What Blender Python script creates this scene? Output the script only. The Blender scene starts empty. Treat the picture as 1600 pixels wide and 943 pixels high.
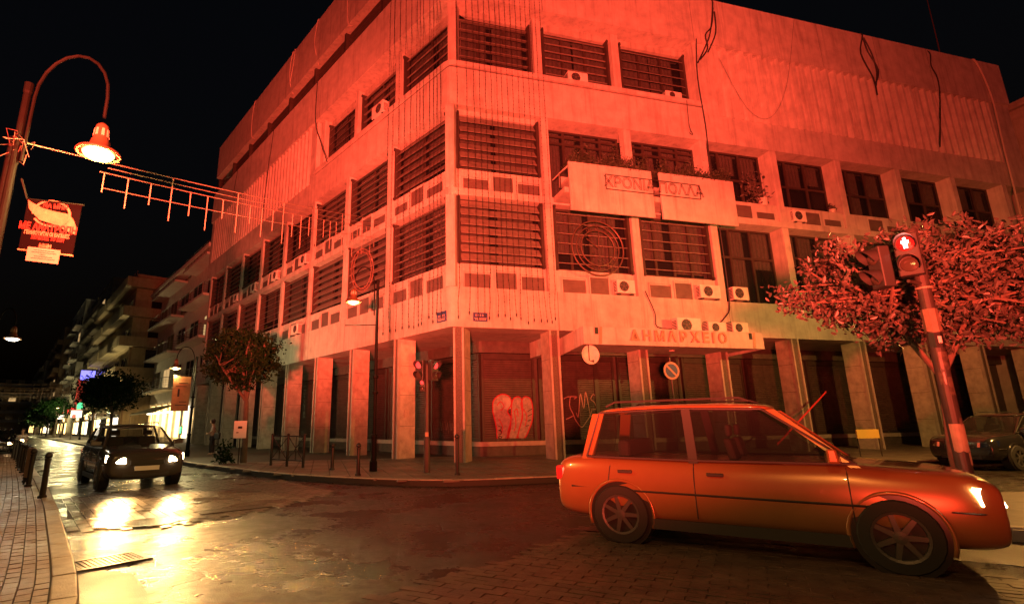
import bpy, bmesh, math, random
from mathutils import Vector, Matrix, Euler
import numpy as np
rnd = random.Random(7)
S = bpy.context.scene
COL = S.collection
V = Vector
PI = math.pi

# ------------------------------------------------------------------ camera
cam = bpy.data.objects.new("camera", bpy.data.cameras.new("camera"))
COL.objects.link(cam)
cam.location = (0, 0, 1.4)
cd = cam.data
cd.sensor_width = 36.0
cd.lens = 807.2 / 1600 * 36
cd.shift_x = 79.0 / 1600
cd.clip_end = 3000
pitch, roll = math.radians(13.299), math.radians(-0.742)
fw = V((0, math.cos(pitch), math.sin(pitch))); rt0 = V((1, 0, 0)); up0 = V((0, -math.sin(pitch), math.cos(pitch)))
rt = rt0 * math.cos(roll) + up0 * math.sin(roll); up = -rt0 * math.sin(roll) + up0 * math.cos(roll)
cam.rotation_euler = Matrix((rt, up, -fw)).transposed().to_euler()
S.camera = cam

# ------------------------------------------------------------------ night sky
W = bpy.data.worlds.new("World"); S.world = W; W.use_nodes = True
wn = W.node_tree; wn.nodes.clear()
sky = wn.nodes.new("ShaderNodeTexSky"); sky.sky_type = 'NISHITA'; sky.sun_disc = False
sky.sun_elevation = math.radians(-4.0); sky.sun_rotation = math.radians(200)
bg = wn.nodes.new("ShaderNodeBackground"); bg.inputs[1].default_value = 0.13
wo = wn.nodes.new("ShaderNodeOutputWorld")
wn.links.new(sky.outputs[0], bg.inputs[0]); wn.links.new(bg.outputs[0], wo.inputs[0])

# ------------------------------------------------------------------ red floodlights that wash the facade
def spot(name, loc, target, power, color, angle, blend=0.5, r=0.15):
    d = bpy.data.lights.new(name, 'SPOT'); d.energy = power; d.color = color
    d.spot_size = math.radians(angle); d.spot_blend = blend; d.shadow_soft_size = r
    o = bpy.data.objects.new(name, d); COL.objects.link(o); o.location = loc
    o.rotation_euler = (V(target) - V(loc)).to_track_quat('-Z', 'Y').to_euler()
    return o
def point(name, loc, power, color, r=0.12):
    d = bpy.data.lights.new(name, 'POINT'); d.energy = power; d.color = color; d.shadow_soft_size = r
    o = bpy.data.objects.new(name, d); COL.objects.link(o); o.location = loc
    return o
RED = (1.0, 0.078, 0.038)
spot("floodlight_beam", (-1.0, -5.0, 0.9), (1.0, 19.0, 13.8), 108000, RED, 68, 0.8, 0.25)
spot("floodlight_beam", (-0.5, -5.0, 0.9), (16.0, 23.0, 15.5), 62000, RED, 56, 0.95, 0.25)
spot("floodlight_beam", (-1.5, -5.0, 0.9), (-10.0, 32.0, 14.0), 130000, RED, 40, 0.9, 0.25)

# ------------------------------------------------------------------ render settings
S.view_settings.view_transform = 'Standard'; S.view_settings.look = 'None'
S.view_settings.exposure = 0.0; S.view_settings.gamma = 1.0
S.render.engine = 'CYCLES'
S.cycles.use_denoising = True
S.cycles.max_bounces = 7; S.cycles.diffuse_bounces = 3; S.cycles.glossy_bounces = 3
S.cycles.transparent_max_bounces = 12; S.cycles.sample_clamp_indirect = 4.0

ORD = "first second third fourth fifth sixth seventh eighth ninth tenth eleventh twelfth thirteenth fourteenth fifteenth sixteenth".split()
# ================================================================== materials
MATS = {}
def principled(name, col, rough=0.7, metal=0.0, noise=0.0, nscale=3.0, bump=0.0, bscale=40.0,
               stain=None, stain_amt=0.0, streak=False, spec=0.5, emis=None, estr=0.0, rvar=0.0, coat=0.0):
    m = bpy.data.materials.new(name); m.use_nodes = True
    nt = m.node_tree; b = nt.nodes["Principled BSDF"]; L = nt.links
    b.inputs["Roughness"].default_value = rough; b.inputs["Metallic"].default_value = metal
    b.inputs["Specular IOR Level"].default_value = spec; b.inputs["Coat Weight"].default_value = coat
    b.inputs["Base Color"].default_value = (*col, 1)
    geo = nt.nodes.new("ShaderNodeNewGeometry")
    if noise or stain:
        n1 = nt.nodes.new("ShaderNodeTexNoise"); n1.inputs["Scale"].default_value = nscale
        n1.inputs["Detail"].default_value = 7; n1.inputs["Roughness"].default_value = 0.62
        L.new(geo.outputs["Position"], n1.inputs["Vector"])
        r = nt.nodes.new("ShaderNodeMapRange"); r.inputs[1].default_value = 0.3; r.inputs[2].default_value = 0.7
        r.inputs[3].default_value = 1 - noise; r.inputs[4].default_value = 1 + noise
        L.new(n1.outputs[0], r.inputs[0])
        mul = nt.nodes.new("ShaderNodeVectorMath"); mul.operation = 'SCALE'
        mul.inputs[0].default_value = col; L.new(r.outputs[0], mul.inputs["Scale"])
        out = mul.outputs[0]
        if stain:
            n2 = nt.nodes.new("ShaderNodeTexNoise"); n2.inputs["Scale"].default_value = 1.0
            n2.inputs["Detail"].default_value = 8; n2.inputs["Roughness"].default_value = 0.7
            mp = nt.nodes.new("ShaderNodeMapping")
            mp.inputs["Scale"].default_value = (4.5, 4.5, 0.26) if streak else (1.3, 1.3, 1.3)
            L.new(geo.outputs["Position"], mp.inputs["Vector"]); L.new(mp.outputs[0], n2.inputs["Vector"])
            r2 = nt.nodes.new("ShaderNodeMapRange"); r2.inputs[1].default_value = 0.5; r2.inputs[2].default_value = 0.72
            r2.inputs[3].default_value = 0; r2.inputs[4].default_value = stain_amt
            L.new(n2.outputs[0], r2.inputs[0])
            mx = nt.nodes.new("ShaderNodeMix"); mx.data_type = 'RGBA'
            L.new(r2.outputs[0], mx.inputs[0]); L.new(out, mx.inputs[6]); mx.inputs[7].default_value = (*stain, 1)
            out = mx.outputs[2]
        L.new(out, b.inputs["Base Color"])
    if rvar:
        n4 = nt.nodes.new("ShaderNodeTexNoise"); n4.inputs["Scale"].default_value = 0.9; n4.inputs["Detail"].default_value = 6
        L.new(geo.outputs["Position"], n4.inputs["Vector"])
        r4 = nt.nodes.new("ShaderNodeMapRange"); r4.inputs[1].default_value = 0.35; r4.inputs[2].default_value = 0.65
        r4.inputs[3].default_value = max(0.03, rough - rvar); r4.inputs[4].default_value = rough + rvar
        L.new(n4.outputs[0], r4.inputs[0]); L.new(r4.outputs[0], b.inputs["Roughness"])
    if bump:
        n3 = nt.nodes.new("ShaderNodeTexNoise"); n3.inputs["Scale"].default_value = bscale
        n3.inputs["Detail"].default_value = 5; L.new(geo.outputs["Position"], n3.inputs["Vector"])
        bp = nt.nodes.new("ShaderNodeBump"); bp.inputs["Strength"].default_value = bump
        bp.inputs["Distance"].default_value = 0.02
        L.new(n3.outputs[0], bp.inputs["Height"]); L.new(bp.outputs[0], b.inputs["Normal"])
    if emis:
        b.inputs["Emission Color"].default_value = (*emis, 1); b.inputs["Emission Strength"].default_value = estr
    MATS[name] = m
    return m
def glass(name, tint, alpha, rough=0.05):
    m = bpy.data.materials.new(name); m.use_nodes = True
    nt = m.node_tree; b = nt.nodes["Principled BSDF"]
    out = nt.nodes["Material Output"]
    b.inputs["Base Color"].default_value = (*tint, 1); b.inputs["Roughness"].default_value = rough
    tr = nt.nodes.new("ShaderNodeBsdfTransparent"); tr.inputs[0].default_value = (.8, .8, .8, 1)
    mx = nt.nodes.new("ShaderNodeMixShader"); mx.inputs[0].default_value = alpha
    nt.links.new(tr.outputs[0], mx.inputs[1]); nt.links.new(b.outputs[0], mx.inputs[2])
    nt.links.new(mx.outputs[0], out.inputs[0])
    MATS[name] = m
    return m
P = principled
concrete = P("concrete", (.42, .39, .35), .85, noise=.2, nscale=1.7, bump=.35, bscale=22, stain=(.15, .12, .105), stain_amt=.6, streak=True)
old_concrete = P("weathered_concrete", (.36, .33, .29), .88, noise=.2, nscale=2.0, bump=.3, bscale=22, stain=(.13, .11, .1), stain_amt=.55, streak=True)
marble = P("marble_facing", (.40, .35, .29), .5, noise=.28, nscale=3.5, stain=(.2, .13, .09), stain_amt=.5, bump=.06)
pebble = P("pebble_infill", (.11, .085, .065), .7, noise=.5, nscale=32, bump=1.0, bscale=34)
dkmetal = P("dark_bronze_metal", (.05, .036, .03), .5, .2, noise=.2)
slatm = P("slat_metal", (.20, .17, .145), .55, .0, noise=.25, nscale=5, stain=(.06, .05, .04), stain_amt=.5)
ventm = P("vent_metal", (.11, .085, .075), .6, noise=.2)
glassm = glass("window_glass", (.03, .03, .035), .24)
curtain = P("curtain_cloth", (.33, .29, .25), .9, noise=.2, nscale=6)
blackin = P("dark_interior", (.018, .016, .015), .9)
stonew = P("dark_stone_wall", (.075, .06, .05), .6, noise=.3, nscale=4, bump=.1)
shutm = P("shutter_steel", (.075, .052, .045), .5, .1, noise=.25, nscale=4, stain=(.03, .025, .02), stain_amt=.5, streak=True)
lstone = P("sill_stone", (.34, .29, .25), .6, noise=.2)
acw = P("ac_casing", (.60, .57, .52), .5, noise=.1, nscale=5, stain=(.3, .26, .22), stain_amt=.4, streak=True)
acd = P("ac_grille", (.04, .035, .035), .5)
cablem = P("black_cable", (.03, .026, .024), .6)
cablep = P("pale_cable", (.45, .38, .32), .6)
wirem = P("string_wire", (.03, .018, .016), .6)
rustwire = P("ornament_wire", (.12, .07, .055), .5, .4)
rope = P("garland_tube", (.24, .18, .14), .5)
leafg = P("dark_green_leaf", (.005, .022, .004), .6, spec=.12, noise=.5, nscale=2.5)
leafm = P("magnolia_leaf", (.078, .066, .056), .42, noise=.35, nscale=4)
leafh = P("hedge_leaf", (.035, .04, .02), .6, noise=.5, nscale=5)
bark = P("bark", (.085, .065, .05), .85, noise=.3, nscale=8, bump=.5, bscale=50)
asphalt_plain = P("wet_asphalt", (.030, .024, .018), .33, noise=.35, nscale=1.3, bump=.95, bscale=62, rvar=.12, stain=(.016, .015, .014), stain_amt=.6)
def make_asphalt(name, col, rough):
    m = bpy.data.materials.new(name); m.use_nodes = True; nt = m.node_tree; b = nt.nodes["Principled BSDF"]; Lk = nt.links
    N = lambda t: nt.nodes.new(t)
    geo = N("ShaderNodeNewGeometry"); pos = geo.outputs["Position"]
    def noise(sc, det, rg=.6):
        n = N("ShaderNodeTexNoise"); n.inputs["Scale"].default_value = sc; n.inputs["Detail"].default_value = det; n.inputs["Roughness"].default_value = rg
        Lk.new(pos, n.inputs["Vector"]); return n.outputs[0]
    def rng(x, a, b_, c, d):
        r = N("ShaderNodeMapRange"); r.inputs[1].default_value = a; r.inputs[2].default_value = b_; r.inputs[3].default_value = c; r.inputs[4].default_value = d
        Lk.new(x, r.inputs[0]); return r.outputs[0]
    def math_(op, x, y):
        k = N("ShaderNodeMath"); k.operation = op
        for i, q in enumerate((x, y)):
            if isinstance(q, (int, float)): k.inputs[i].default_value = q
            else: Lk.new(q, k.inputs[i])
        return k.outputs[0]
    wob = N("ShaderNodeVectorMath"); wob.operation = 'ADD'; nv = N("ShaderNodeTexNoise"); nv.inputs["Scale"].default_value = 1.4; nv.inputs["Detail"].default_value = 5
    Lk.new(pos, nv.inputs["Vector"]); sc = N("ShaderNodeVectorMath"); sc.operation = 'SCALE'; sc.inputs["Scale"].default_value = .9; Lk.new(nv.outputs["Color"], sc.inputs[0])
    Lk.new(pos, wob.inputs[0]); Lk.new(sc.outputs[0], wob.inputs[1])
    vo = N("ShaderNodeTexVoronoi"); vo.feature = 'DISTANCE_TO_EDGE'; vo.inputs["Scale"].default_value = .33; Lk.new(wob.outputs[0], vo.inputs["Vector"])
    crack = math_('MULTIPLY', rng(vo.outputs["Distance"], .0, .012, 1, 0), rng(noise(.5, 3), .48, .56, 0, 1))
    grit = noise(48, 8, .8); big = noise(.55, 6, .6)
    val = math_('MULTIPLY', rng(grit, .36, .66, .45, 1.7), rng(big, .35, .65, .6, 1.4))
    val = math_('MULTIPLY', val, rng(crack, 0, 1, 1, .25))
    mul = N("ShaderNodeVectorMath"); mul.operation = 'SCALE'; mul.inputs[0].default_value = col; Lk.new(val, mul.inputs["Scale"]); Lk.new(mul.outputs[0], b.inputs["Base Color"])
    rr = math_('ADD', rng(noise(.8, 6), .38, .62, rough - .1, rough + .16), rng(noise(9, 4), .3, .7, -.06, .08)); Lk.new(rr, b.inputs["Roughness"])
    h = math_('ADD', math_('MULTIPLY', grit, .75), math_('MULTIPLY', noise(14, 8, .75), .4)); h = math_('SUBTRACT', h, math_('MULTIPLY', crack, .8))
    bp = N("ShaderNodeBump"); bp.inputs["Strength"].default_value = .9; bp.inputs["Distance"].default_value = .032; Lk.new(h, bp.inputs["Height"]); Lk.new(bp.outputs[0], b.inputs["Normal"])
    b.inputs["Specular IOR Level"].default_value = .36
    MATS[name] = m; return m
asphalt = make_asphalt("wet_asphalt_road", (.015, .0115, .008), .27)
patch = P("asphalt_patch", (.014, .012, .01), .42, noise=.3, nscale=2, bump=.5, bscale=100, rvar=.1)
paver = P("brick_paver", (.24, .14, .085), .42, noise=.3, nscale=7, bump=.25, bscale=90, rvar=.14)
paver2 = P("crossing_paver", (.10, .08, .065), .34, noise=.35, nscale=6, bump=.28, bscale=90, rvar=.12)
paver3 = P("dull_paver", (.085, .055, .042), .55, noise=.45, nscale=4, bump=.4, bscale=60, rvar=.12, stain=(.03, .022, .018), stain_amt=.7)
tilem = P("pavement_tile", (.13, .105, .085), .5, noise=.3, nscale=5, bump=.15, bscale=60, rvar=.12)
joint = P("dark_joint", (.035, .028, .022), .7)
kerbm = P("kerb_stone", (.36, .30, .24), .5, noise=.25, nscale=6, bump=.25, bscale=60, rvar=.1, stain=(.12, .09, .07), stain_amt=.5)
iron = P("cast_iron", (.09, .075, .06), .35, .5, noise=.3, nscale=10, bump=.2)
lampm = P("lamp_post_paint", (.005, .005, .004), .6, .0, spec=.08, noise=.2)
lampbell = P("lamp_bell", (.12, .07, .035), .4, .3)
polem = P("signal_pole", (.045, .036, .03), .5, .1, noise=.25, nscale=6, stain=(.1, .08, .07), stain_amt=.5)
sighead = P("signal_head", (.028, .027, .024), .5)
stickm = P("sticker_paper", (.34, .26, .18), .6, noise=.15, nscale=9)
blackp = P("black_paint", (.02, .018, .017), .35)
bollm = P("bollard_paint", (.012, .009, .007), .5, .0, noise=.2)
whitep = P("white_paint", (.75, .72, .68), .5)
redp = P("sign_red", (.55, .05, .03), .5)
bluep = P("sign_blue", (.03, .05, .16), .5)
plaster = P("white_plaster", (.52, .49, .45), .85, noise=.12, nscale=2, stain=(.3, .27, .23), stain_amt=.4, streak=True)
beige = P("beige_render", (.42, .34, .22), .85, noise=.15, nscale=2, stain=(.2, .16, .1), stain_amt=.5, streak=True)
greyr = P("grey_render", (.30, .27, .23), .85, noise=.2, nscale=2, stain=(.14, .12, .1), stain_amt=.5, streak=True)
terrac = P("terracotta_render", (.36, .25, .17), .85, noise=.2, nscale=2)
dkwin = P("dark_window", (.02, .019, .02), .12)
awnm = P("awning_canvas", (.30, .26, .15), .8, noise=.15)
skin = P("skin", (.42, .27, .19), .6)
hairm = P("hair", (.03, .02, .016), .6)
shirt = P("pale_shirt", (.55, .5, .45), .8)
trous = P("dark_trousers", (.03, .03, .035), .8)
bagm = P("black_bag", (.02, .02, .02), .5)
carlitorange = P("orange_glow_paint", (.29, .135, .05), .28, .3, coat=.8, noise=.06)  # orange glow of street lamps and headlights put into the body colour
carblack = P("black_car_paint", (.014, .013, .013), .2, coat=.8)
cargrey = P("grey_car_paint", (.07, .062, .058), .25, .3, coat=.6)
tyre = P("tyre_rubber", (.018, .018, .018), .8)
rim = P("alloy_rim", (.10, .097, .094), .4, .5)
chrome = P("chrome", (.6, .6, .58), .15, 1.0)
carglass = glass("car_glass", (.02, .02, .02), .42, .04)
trimm = P("black_trim", (.025, .024, .023), .6)
seatm = P("car_seat", (.05, .045, .04), .8)
bannerm = P("banner_print", (.004, .003, .003), .7, spec=.03)
bannerl = P("banner_light_print", (.30, .17, .09), .6, noise=.35, nscale=9)
bannerr = P("banner_red_print", (.16, .02, .012), .6)
graffp = P("graffiti_fill", (.27, .22, .19), .6, noise=.35, nscale=9)
graffr = P("graffiti_red", (.42, .015, .03), .6)
graffw = P("graffiti_line", (.45, .3, .25), .6)
graffd = P("graffiti_black", (.015, .012, .012), .6)
pot = P("planter_pot", (.5, .45, .4), .7)
def emit(name, col, s):
    return P(name, (.02, .02, .02), .5, emis=col, estr=s)
bulb = emit("lamp_glow", (1.0, .95, .24), 4.5)
bulbw = emit("white_lamp_glow", (1.0, .9, .7), 16)
redglow = emit("red_signal_glow", (1.0, .035, .03), 2.6)
redfig = emit("red_figure_glow", (1.0, .42, .32), 22)
redlens = P("red_lens", (.3, .01, .01), .2, emis=(1, .03, .02), estr=.35)
darklens = P("dark_lens", (.05, .04, .03), .15)
headglow = emit("headlight_glow", (1.0, .72, .38), 55)
headglow2 = emit("distant_headlight_glow", (1.0, .62, .28), 22)
shopglow = emit("shop_light", (1.0, .62, .2), 4.5)
shopwhite = emit("shop_white_light", (1.0, .85, .62), 3.0)
signred = emit("red_neon", (1.0, .05, .04), 2.6)
signblue = emit("blue_screen", (.22, .2, 1.0), 2.2)
signgreen = emit("green_neon", (.1, 1.0, .35), 1.6)
signyel = emit("yellow_sign", (.8, .75, .12), .55)
litwin = emit("lit_window", (1.0, .62, .25), .6)

# ================================================================== mesh helpers
WL = {}
class MB:
    def __init__(s): s.v = []; s.f = []
    def add(s, vs, fs):
        n = len(s.v); s.v += [tuple(p) for p in vs]; s.f += [tuple(i + n for i in f) for f in fs]; return s
    def box8(s, p):   # p: 4 bottom, 4 top
        return s.add(p, [(3, 2, 1, 0), (4, 5, 6, 7), (0, 1, 5, 4), (1, 2, 6, 5), (2, 3, 7, 6), (3, 0, 4, 7)])
    def box(s, x0, x1, y0, y1, z0, z1, fr=None):
        p = [(x0, y0, z0), (x1, y0, z0), (x1, y1, z0), (x0, y1, z0), (x0, y0, z1), (x1, y0, z1), (x1, y1, z1), (x0, y1, z1)]
        if fr: p = [fr(*q) for q in p]
        return s.box8(p)
    def tube(s, pts, r, n=6, r2=None, caps=True):
        pts = [V(p) for p in pts]; m = len(pts); base = len(s.v); prev = None
        for i, p in enumerate(pts):
            t = (pts[min(i + 1, m - 1)] - pts[max(i - 1, 0)])
            if t.length < 1e-9: t = V((0, 0, 1))
            t.normalize()
            if prev is None:
                a = t.cross(V((0, 0, 1)) if abs(t.z) < .9 else V((1, 0, 0))).normalized()
            else:
                a = prev - t * prev.dot(t)
                a = a.normalized() if a.length > 1e-6 else t.orthogonal().normalized()
            prev = a; b = t.cross(a)
            rr = r if r2 is None else r + (r2 - r) * i / max(1, m - 1)
            if isinstance(r, (list, tuple)): rr = r[i]
            for k in range(n):
                q = p + (a * math.cos(2 * PI * k / n) + b * math.sin(2 * PI * k / n)) * rr
                s.v.append(tuple(q))
        for i in range(m - 1):
            for k in range(n):
                s.f.append((base + i * n + k, base + i * n + (k + 1) % n, base + (i + 1) * n + (k + 1) % n, base + (i + 1) * n + k))
        if caps:
            s.f.append(tuple(base + k for k in range(n))[::-1]); s.f.append(tuple(base + (m - 1) * n + k for k in range(n)))
        return s
    def lathe(s, prof, c=(0, 0, 0), n=16, fr=None, caps=True):   # prof: (radius, z)
        base = len(s.v)
        for (r, z) in prof:
            for k in range(n):
                a = 2 * PI * k / n
                q = (c[0] + r * math.cos(a), c[1] + r * math.sin(a), c[2] + z)
                s.v.append(tuple(fr(*q)) if fr else q)
        for i in range(len(prof) - 1):
            for k in range(n):
                s.f.append((base + i * n + k, base + i * n + (k + 1) % n, base + (i + 1) * n + (k + 1) % n, base + (i + 1) * n + k))
        if caps: s.f.append(tuple(base + k for k in range(n))[::-1]); s.f.append(tuple(base + (len(prof) - 1) * n + k for k in range(n)))
        return s
    def prism(s, poly, z0, z1):   # poly: xy list
        n = len(poly)
        return s.add([(x, y, z0) for x, y in poly] + [(x, y, z1) for x, y in poly],
                     [tuple(range(n))[::-1], tuple(range(n, 2 * n))] + [(i, (i + 1) % n, n + (i + 1) % n, n + i) for i in range(n)])
    def build(s, name, mat, parent=None, origin=None, local=False, smooth=False, sub=0, recalc=True, bevel=0):
        me = bpy.data.meshes.new(name)
        if local:
            off = V((0, 0, 0)); loc = V((0, 0, 0))
        else:
            vs = np.array(s.v)
            if origin is None:
                c = (vs.min(0) + vs.max(0)) / 2; off = V((c[0], c[1], vs[:, 2].min()))
            else: off = V(origin)
            loc = off - (WL[parent.name] if parent else V((0, 0, 0)))
        me.from_pydata([(x - off.x, y - off.y, z - off.z) for x, y, z in s.v], [], s.f)
        if recalc:
            bm = bmesh.new(); bm.from_mesh(me); bmesh.ops.recalc_face_normals(bm, faces=bm.faces); bm.to_mesh(me); bm.free()
        o = bpy.data.objects.new(name, me); COL.objects.link(o)
        if mat: me.materials.append(mat)
        o.location = loc
        if parent: o.parent = parent
        WL[o.name] = off if not local else (WL[parent.name] if parent else V((0, 0, 0)))
        if smooth:
            for p in me.polygons: p.use_smooth = True
        if bevel:
            md = o.modifiers.new("bevel", 'BEVEL'); md.width = bevel; md.segments = 2; md.limit_method = 'ANGLE'
        if sub:
            md = o.modifiers.new("subd", 'SUBSURF'); md.levels = sub; md.render_levels = sub
        return o
def tag(o, label=None, cat=None, group=None, kind=None):
    if label: o['label'] = label
    if cat: o['category'] = cat
    if group: o['group'] = group
    if kind: o['kind'] = kind
    return o
def thing(name, loc, label, cat, group=None, rz=0):
    o = bpy.data.objects.new(name, None); COL.objects.link(o); o.location = loc; o.rotation_euler.z = rz
    o.empty_display_size = .2; WL[o.name] = V(loc)
    return tag(o, label, cat, group)
def copy_tree(o, parent=None):
    c = o.copy(); COL.objects.link(c); WL[c.name] = WL[o.name]
    if parent: c.parent = parent; c.matrix_parent_inverse = o.matrix_parent_inverse
    for ch in list(o.children): copy_tree(ch, c)
    return c
def text_mesh(txt, size, name="t", extrude=0.0, offset=0.0, bevel=0.0, fill=True, font=None, spacing=1.0):
    cu = bpy.data.curves.new(name, 'FONT'); cu.body = txt; cu.size = size; cu.extrude = extrude; cu.offset = offset
    cu.align_x = 'CENTER'; cu.align_y = 'CENTER'; cu.space_character = spacing; cu.resolution_u = 3
    if bevel: cu.bevel_depth = bevel; cu.bevel_resolution = 0
    if not fill: cu.fill_mode = 'NONE'
    ob = bpy.data.objects.new(name, cu); COL.objects.link(ob)
    dg = bpy.context.evaluated_depsgraph_get()
    me = bpy.data.meshes.new_from_object(ob.evaluated_get(dg))
    vs = [tuple(v.co) for v in me.vertices]; fs = [tuple(p.vertices) for p in me.polygons]
    bpy.data.objects.remove(ob); bpy.data.curves.remove(cu); bpy.data.meshes.remove(me)
    return vs, fs
def put_text(mb, txt, size, fr, u, z, w, **k):
    vs, fs = text_mesh(txt, size, **k)
    return mb.add([fr(u + x, w + zz, z + y) for x, y, zz in vs], fs)
def leaves(mb_pts, size, seed, ar=.45, up=.3):
    """small folded diamond leaves at given points"""
    r = np.random.default_rng(seed); n = len(mb_pts); p = np.array(mb_pts)
    d = r.normal(size=(n, 3)); d[:, 2] += up; d /= np.linalg.norm(d, axis=1)[:, None]
    q = r.normal(size=(n, 3)); s = np.cross(d, q); s /= np.linalg.norm(s, axis=1)[:, None]
    nn = np.cross(d, s)
    L = size * r.uniform(.6, 1.3, n)[:, None]; Wd = L * ar
    q1 = p + d * L * .28; q2 = p + d * L * .68; up_ = nn * L * .07
    vs = np.stack([p, q1 + s * Wd * .42 + up_, q2 + s * Wd * .40 + up_, p + d * L, q2 - s * Wd * .40 + up_, q1 - s * Wd * .42 + up_], 1).reshape(-1, 3)
    m = MB(); m.v = [tuple(x) for x in vs.tolist()]
    m.f = []
    for i in range(n):
        k = 6 * i; m.f.append((k, k + 1, k + 2, k + 3)); m.f.append((k, k + 3, k + 4, k + 5))
    return m

# ================================================================== facade frames
C = V((-.38, 18.054, 0)); TR, TL = math.radians(75.093), math.radians(-41.0045)
dR = V((math.sin(TR), math.cos(TR), 0)); dL = V((math.sin(TL), math.cos(TL), 0))
nR = V((dR.y, -dR.x, 0)); nL = V((-dL.y, dL.x, 0))
def R(u, w, z): return (C.x + dR.x * u + nR.x * w, C.y + dR.y * u + nR.y * w, z)
def L(u, w, z): return (C.x + dL.x * u + nL.x * w, C.y + dL.y * u + nL.y * w, z)
nB = (nR + nL).normalized(); tB = V((-nB.y, nB.x, 0))
if tB.x < 0: tB = -tB
def B(u, w, z): return (C.x + tB.x * u + nB.x * w, C.y + tB.y * u + nB.y * w, z)   # blunt corner frame
def cornerpt(w): return C + (nR + nL) * (w / (1 + nR.dot(nL)))
def vband(mb, wo, wi, uR, uL, z0, z1, rr=.14):
    co, ci = cornerpt(wo), cornerpt(wi)
    a = co + dL * rr; b = co + dR * rr; m = (a + b) / 2 * .45 + co * .55
    poly = [L(uL, wo, 0)[:2], a.to_2d(), m.to_2d(), b.to_2d(), R(uR, wo, 0)[:2], R(uR, wi, 0)[:2], ci.to_2d(), L(uL, wi, 0)[:2]]
    return mb.prism([tuple(p) for p in poly], z0, z1)

# ================================================================== ground, road, pavements
tag(MB().add([(-500, -500, 0), (500, -500, 0), (500, 500, 0), (-500, 500, 0)], [(0, 1, 2, 3)]).build("road", asphalt), kind='structure')
def resample(pl, step):
    pl = [V((*p, 0)) for p in pl]; out = [pl[0]]; need = step
    for i in range(len(pl) - 1):
        a, b = pl[i], pl[i + 1]; l = (b - a).length; pos = 0
        while l - pos >= need:
            pos += need; out.append(a + (b - a) * (pos / l)); need = step
        need -= l - pos
    return out
def kerb(pl, step, side, parent, width=.16, z1=.15, maxn=60):
    pts = resample(pl, step); nrm = []
    for i in range(len(pts)):
        t = (pts[min(i + 1, len(pts) - 1)] - pts[max(i - 1, 0)]).normalized(); nrm.append(V((-t.y, t.x, 0)) * side)
    far = MB()
    for i in range(len(pts) - 1):
        a, b = pts[i], pts[i + 1]; t = (b - a).normalized() * .006
        dz = rnd.uniform(-.004, .006)
        q = [a + t, b - t, b - t + nrm[i + 1] * width, a + t + nrm[i] * width]
        p = [(v.x, v.y, -.02) for v in q] + [(v.x + n.x, v.y + n.y, z1 + dz) for v, n in zip(q, [nrm[i] * .015, nrm[i + 1] * .015, V((0, 0, 0)), V((0, 0, 0))])]
        if i < maxn: MB().box8(p).build("kerb_stone", kerbm, parent, bevel=.012)
        else: far.box8(p)
    if far.v: tag(far.build("far_kerb", kerbm, parent), kind='stuff')
def inside(p, poly):
    x, y = p; c = False; n = len(poly)
    for i in range(n):
        x1, y1 = poly[i]; x2, y2 = poly[i - 1]
        if (y1 > y) != (y2 > y) and x < (x2 - x1) * (y - y1) / (y2 - y1) + x1: c = not c
    return c
def paver_box(a, da, db, la, lb, z0, z1, tilt=.002):
    j = lambda: rnd.uniform(-tilt, tilt)
    q = [a, a + da * la, a + da * la + db * lb, a + db * lb]; cc = (q[0] + q[2]) / 2
    p = [(v.x, v.y, z0) for v in q] + [(cc.x + (v.x - cc.x) * .97, cc.y + (v.y - cc.y) * .97, z1 + j()) for v in q]
    return p
# ---- town hall pavement
fk = [(-10.47, 20.31), (-8.01, 17.81), (-6.09, 15.87), (-4.52, 14.52), (-3.33, 13.78), (-2.25, 13.2), (-1.27, 12.8), (-.36, 12.62), (.6, 12.72), (1.7, 13.03)]
farL = (fk[0][0] + dL.x * 230, fk[0][1] + dL.y * 230); farR = (fk[-1][0] + dR.x * 40, fk[-1][1] + dR.y * 40)
plB = [farL] + fk + [farR]
plB_r = [farR] + fk[::-1] + [farL]
polyB = [(p[0], p[1]) for p in plB] + [R(46, -6, 0)[:2], R(2, -6, 0)[:2], L(2, -6, 0)[:2], L(240, -6, 0)[:2]]
pavB = tag(MB().prism(polyB, -.05, .128).build("pavement", joint), kind='structure')
kerb([(fk[-1][0] + dR.x * 20, fk[-1][1] + dR.y * 20)] + fk[::-1] + [(fk[0][0] + dL.x * 60, fk[0][1] + dL.y * 60)], 1.0, -1, pavB, maxn=70)
tl = MB(); shp = [(fk[0][0] + dL.x * 22 - nL.x * .2, fk[0][1] + dL.y * 22 - nL.y * .2)] + [(x - (.0 if i > 6 else .05), y + .17) for i, (x, y) in enumerate(fk)] + [(fk[-1][0] + dR.x * 22, fk[-1][1] + dR.y * 22 + .17), R(26, -3.3, 0)[:2], R(2.0, -3.3, 0)[:2], L(2.0, -3.3, 0)[:2], L(34, -3.3, 0)[:2]]
for i in range(-90, 90):
    for k in range(-8, 18):
        a = V(R(i * .5, 5.3 - k * .5, 0)); cpt = a + dR * .25 - nR * .25
        if inside((cpt.x, cpt.y), shp): tl.box8(paver_box(a, dR, -nR, .488, .488, .10, .141, .0015))
tag(tl.build("pavement_tiles", tilem, pavB), kind='stuff')
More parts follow.
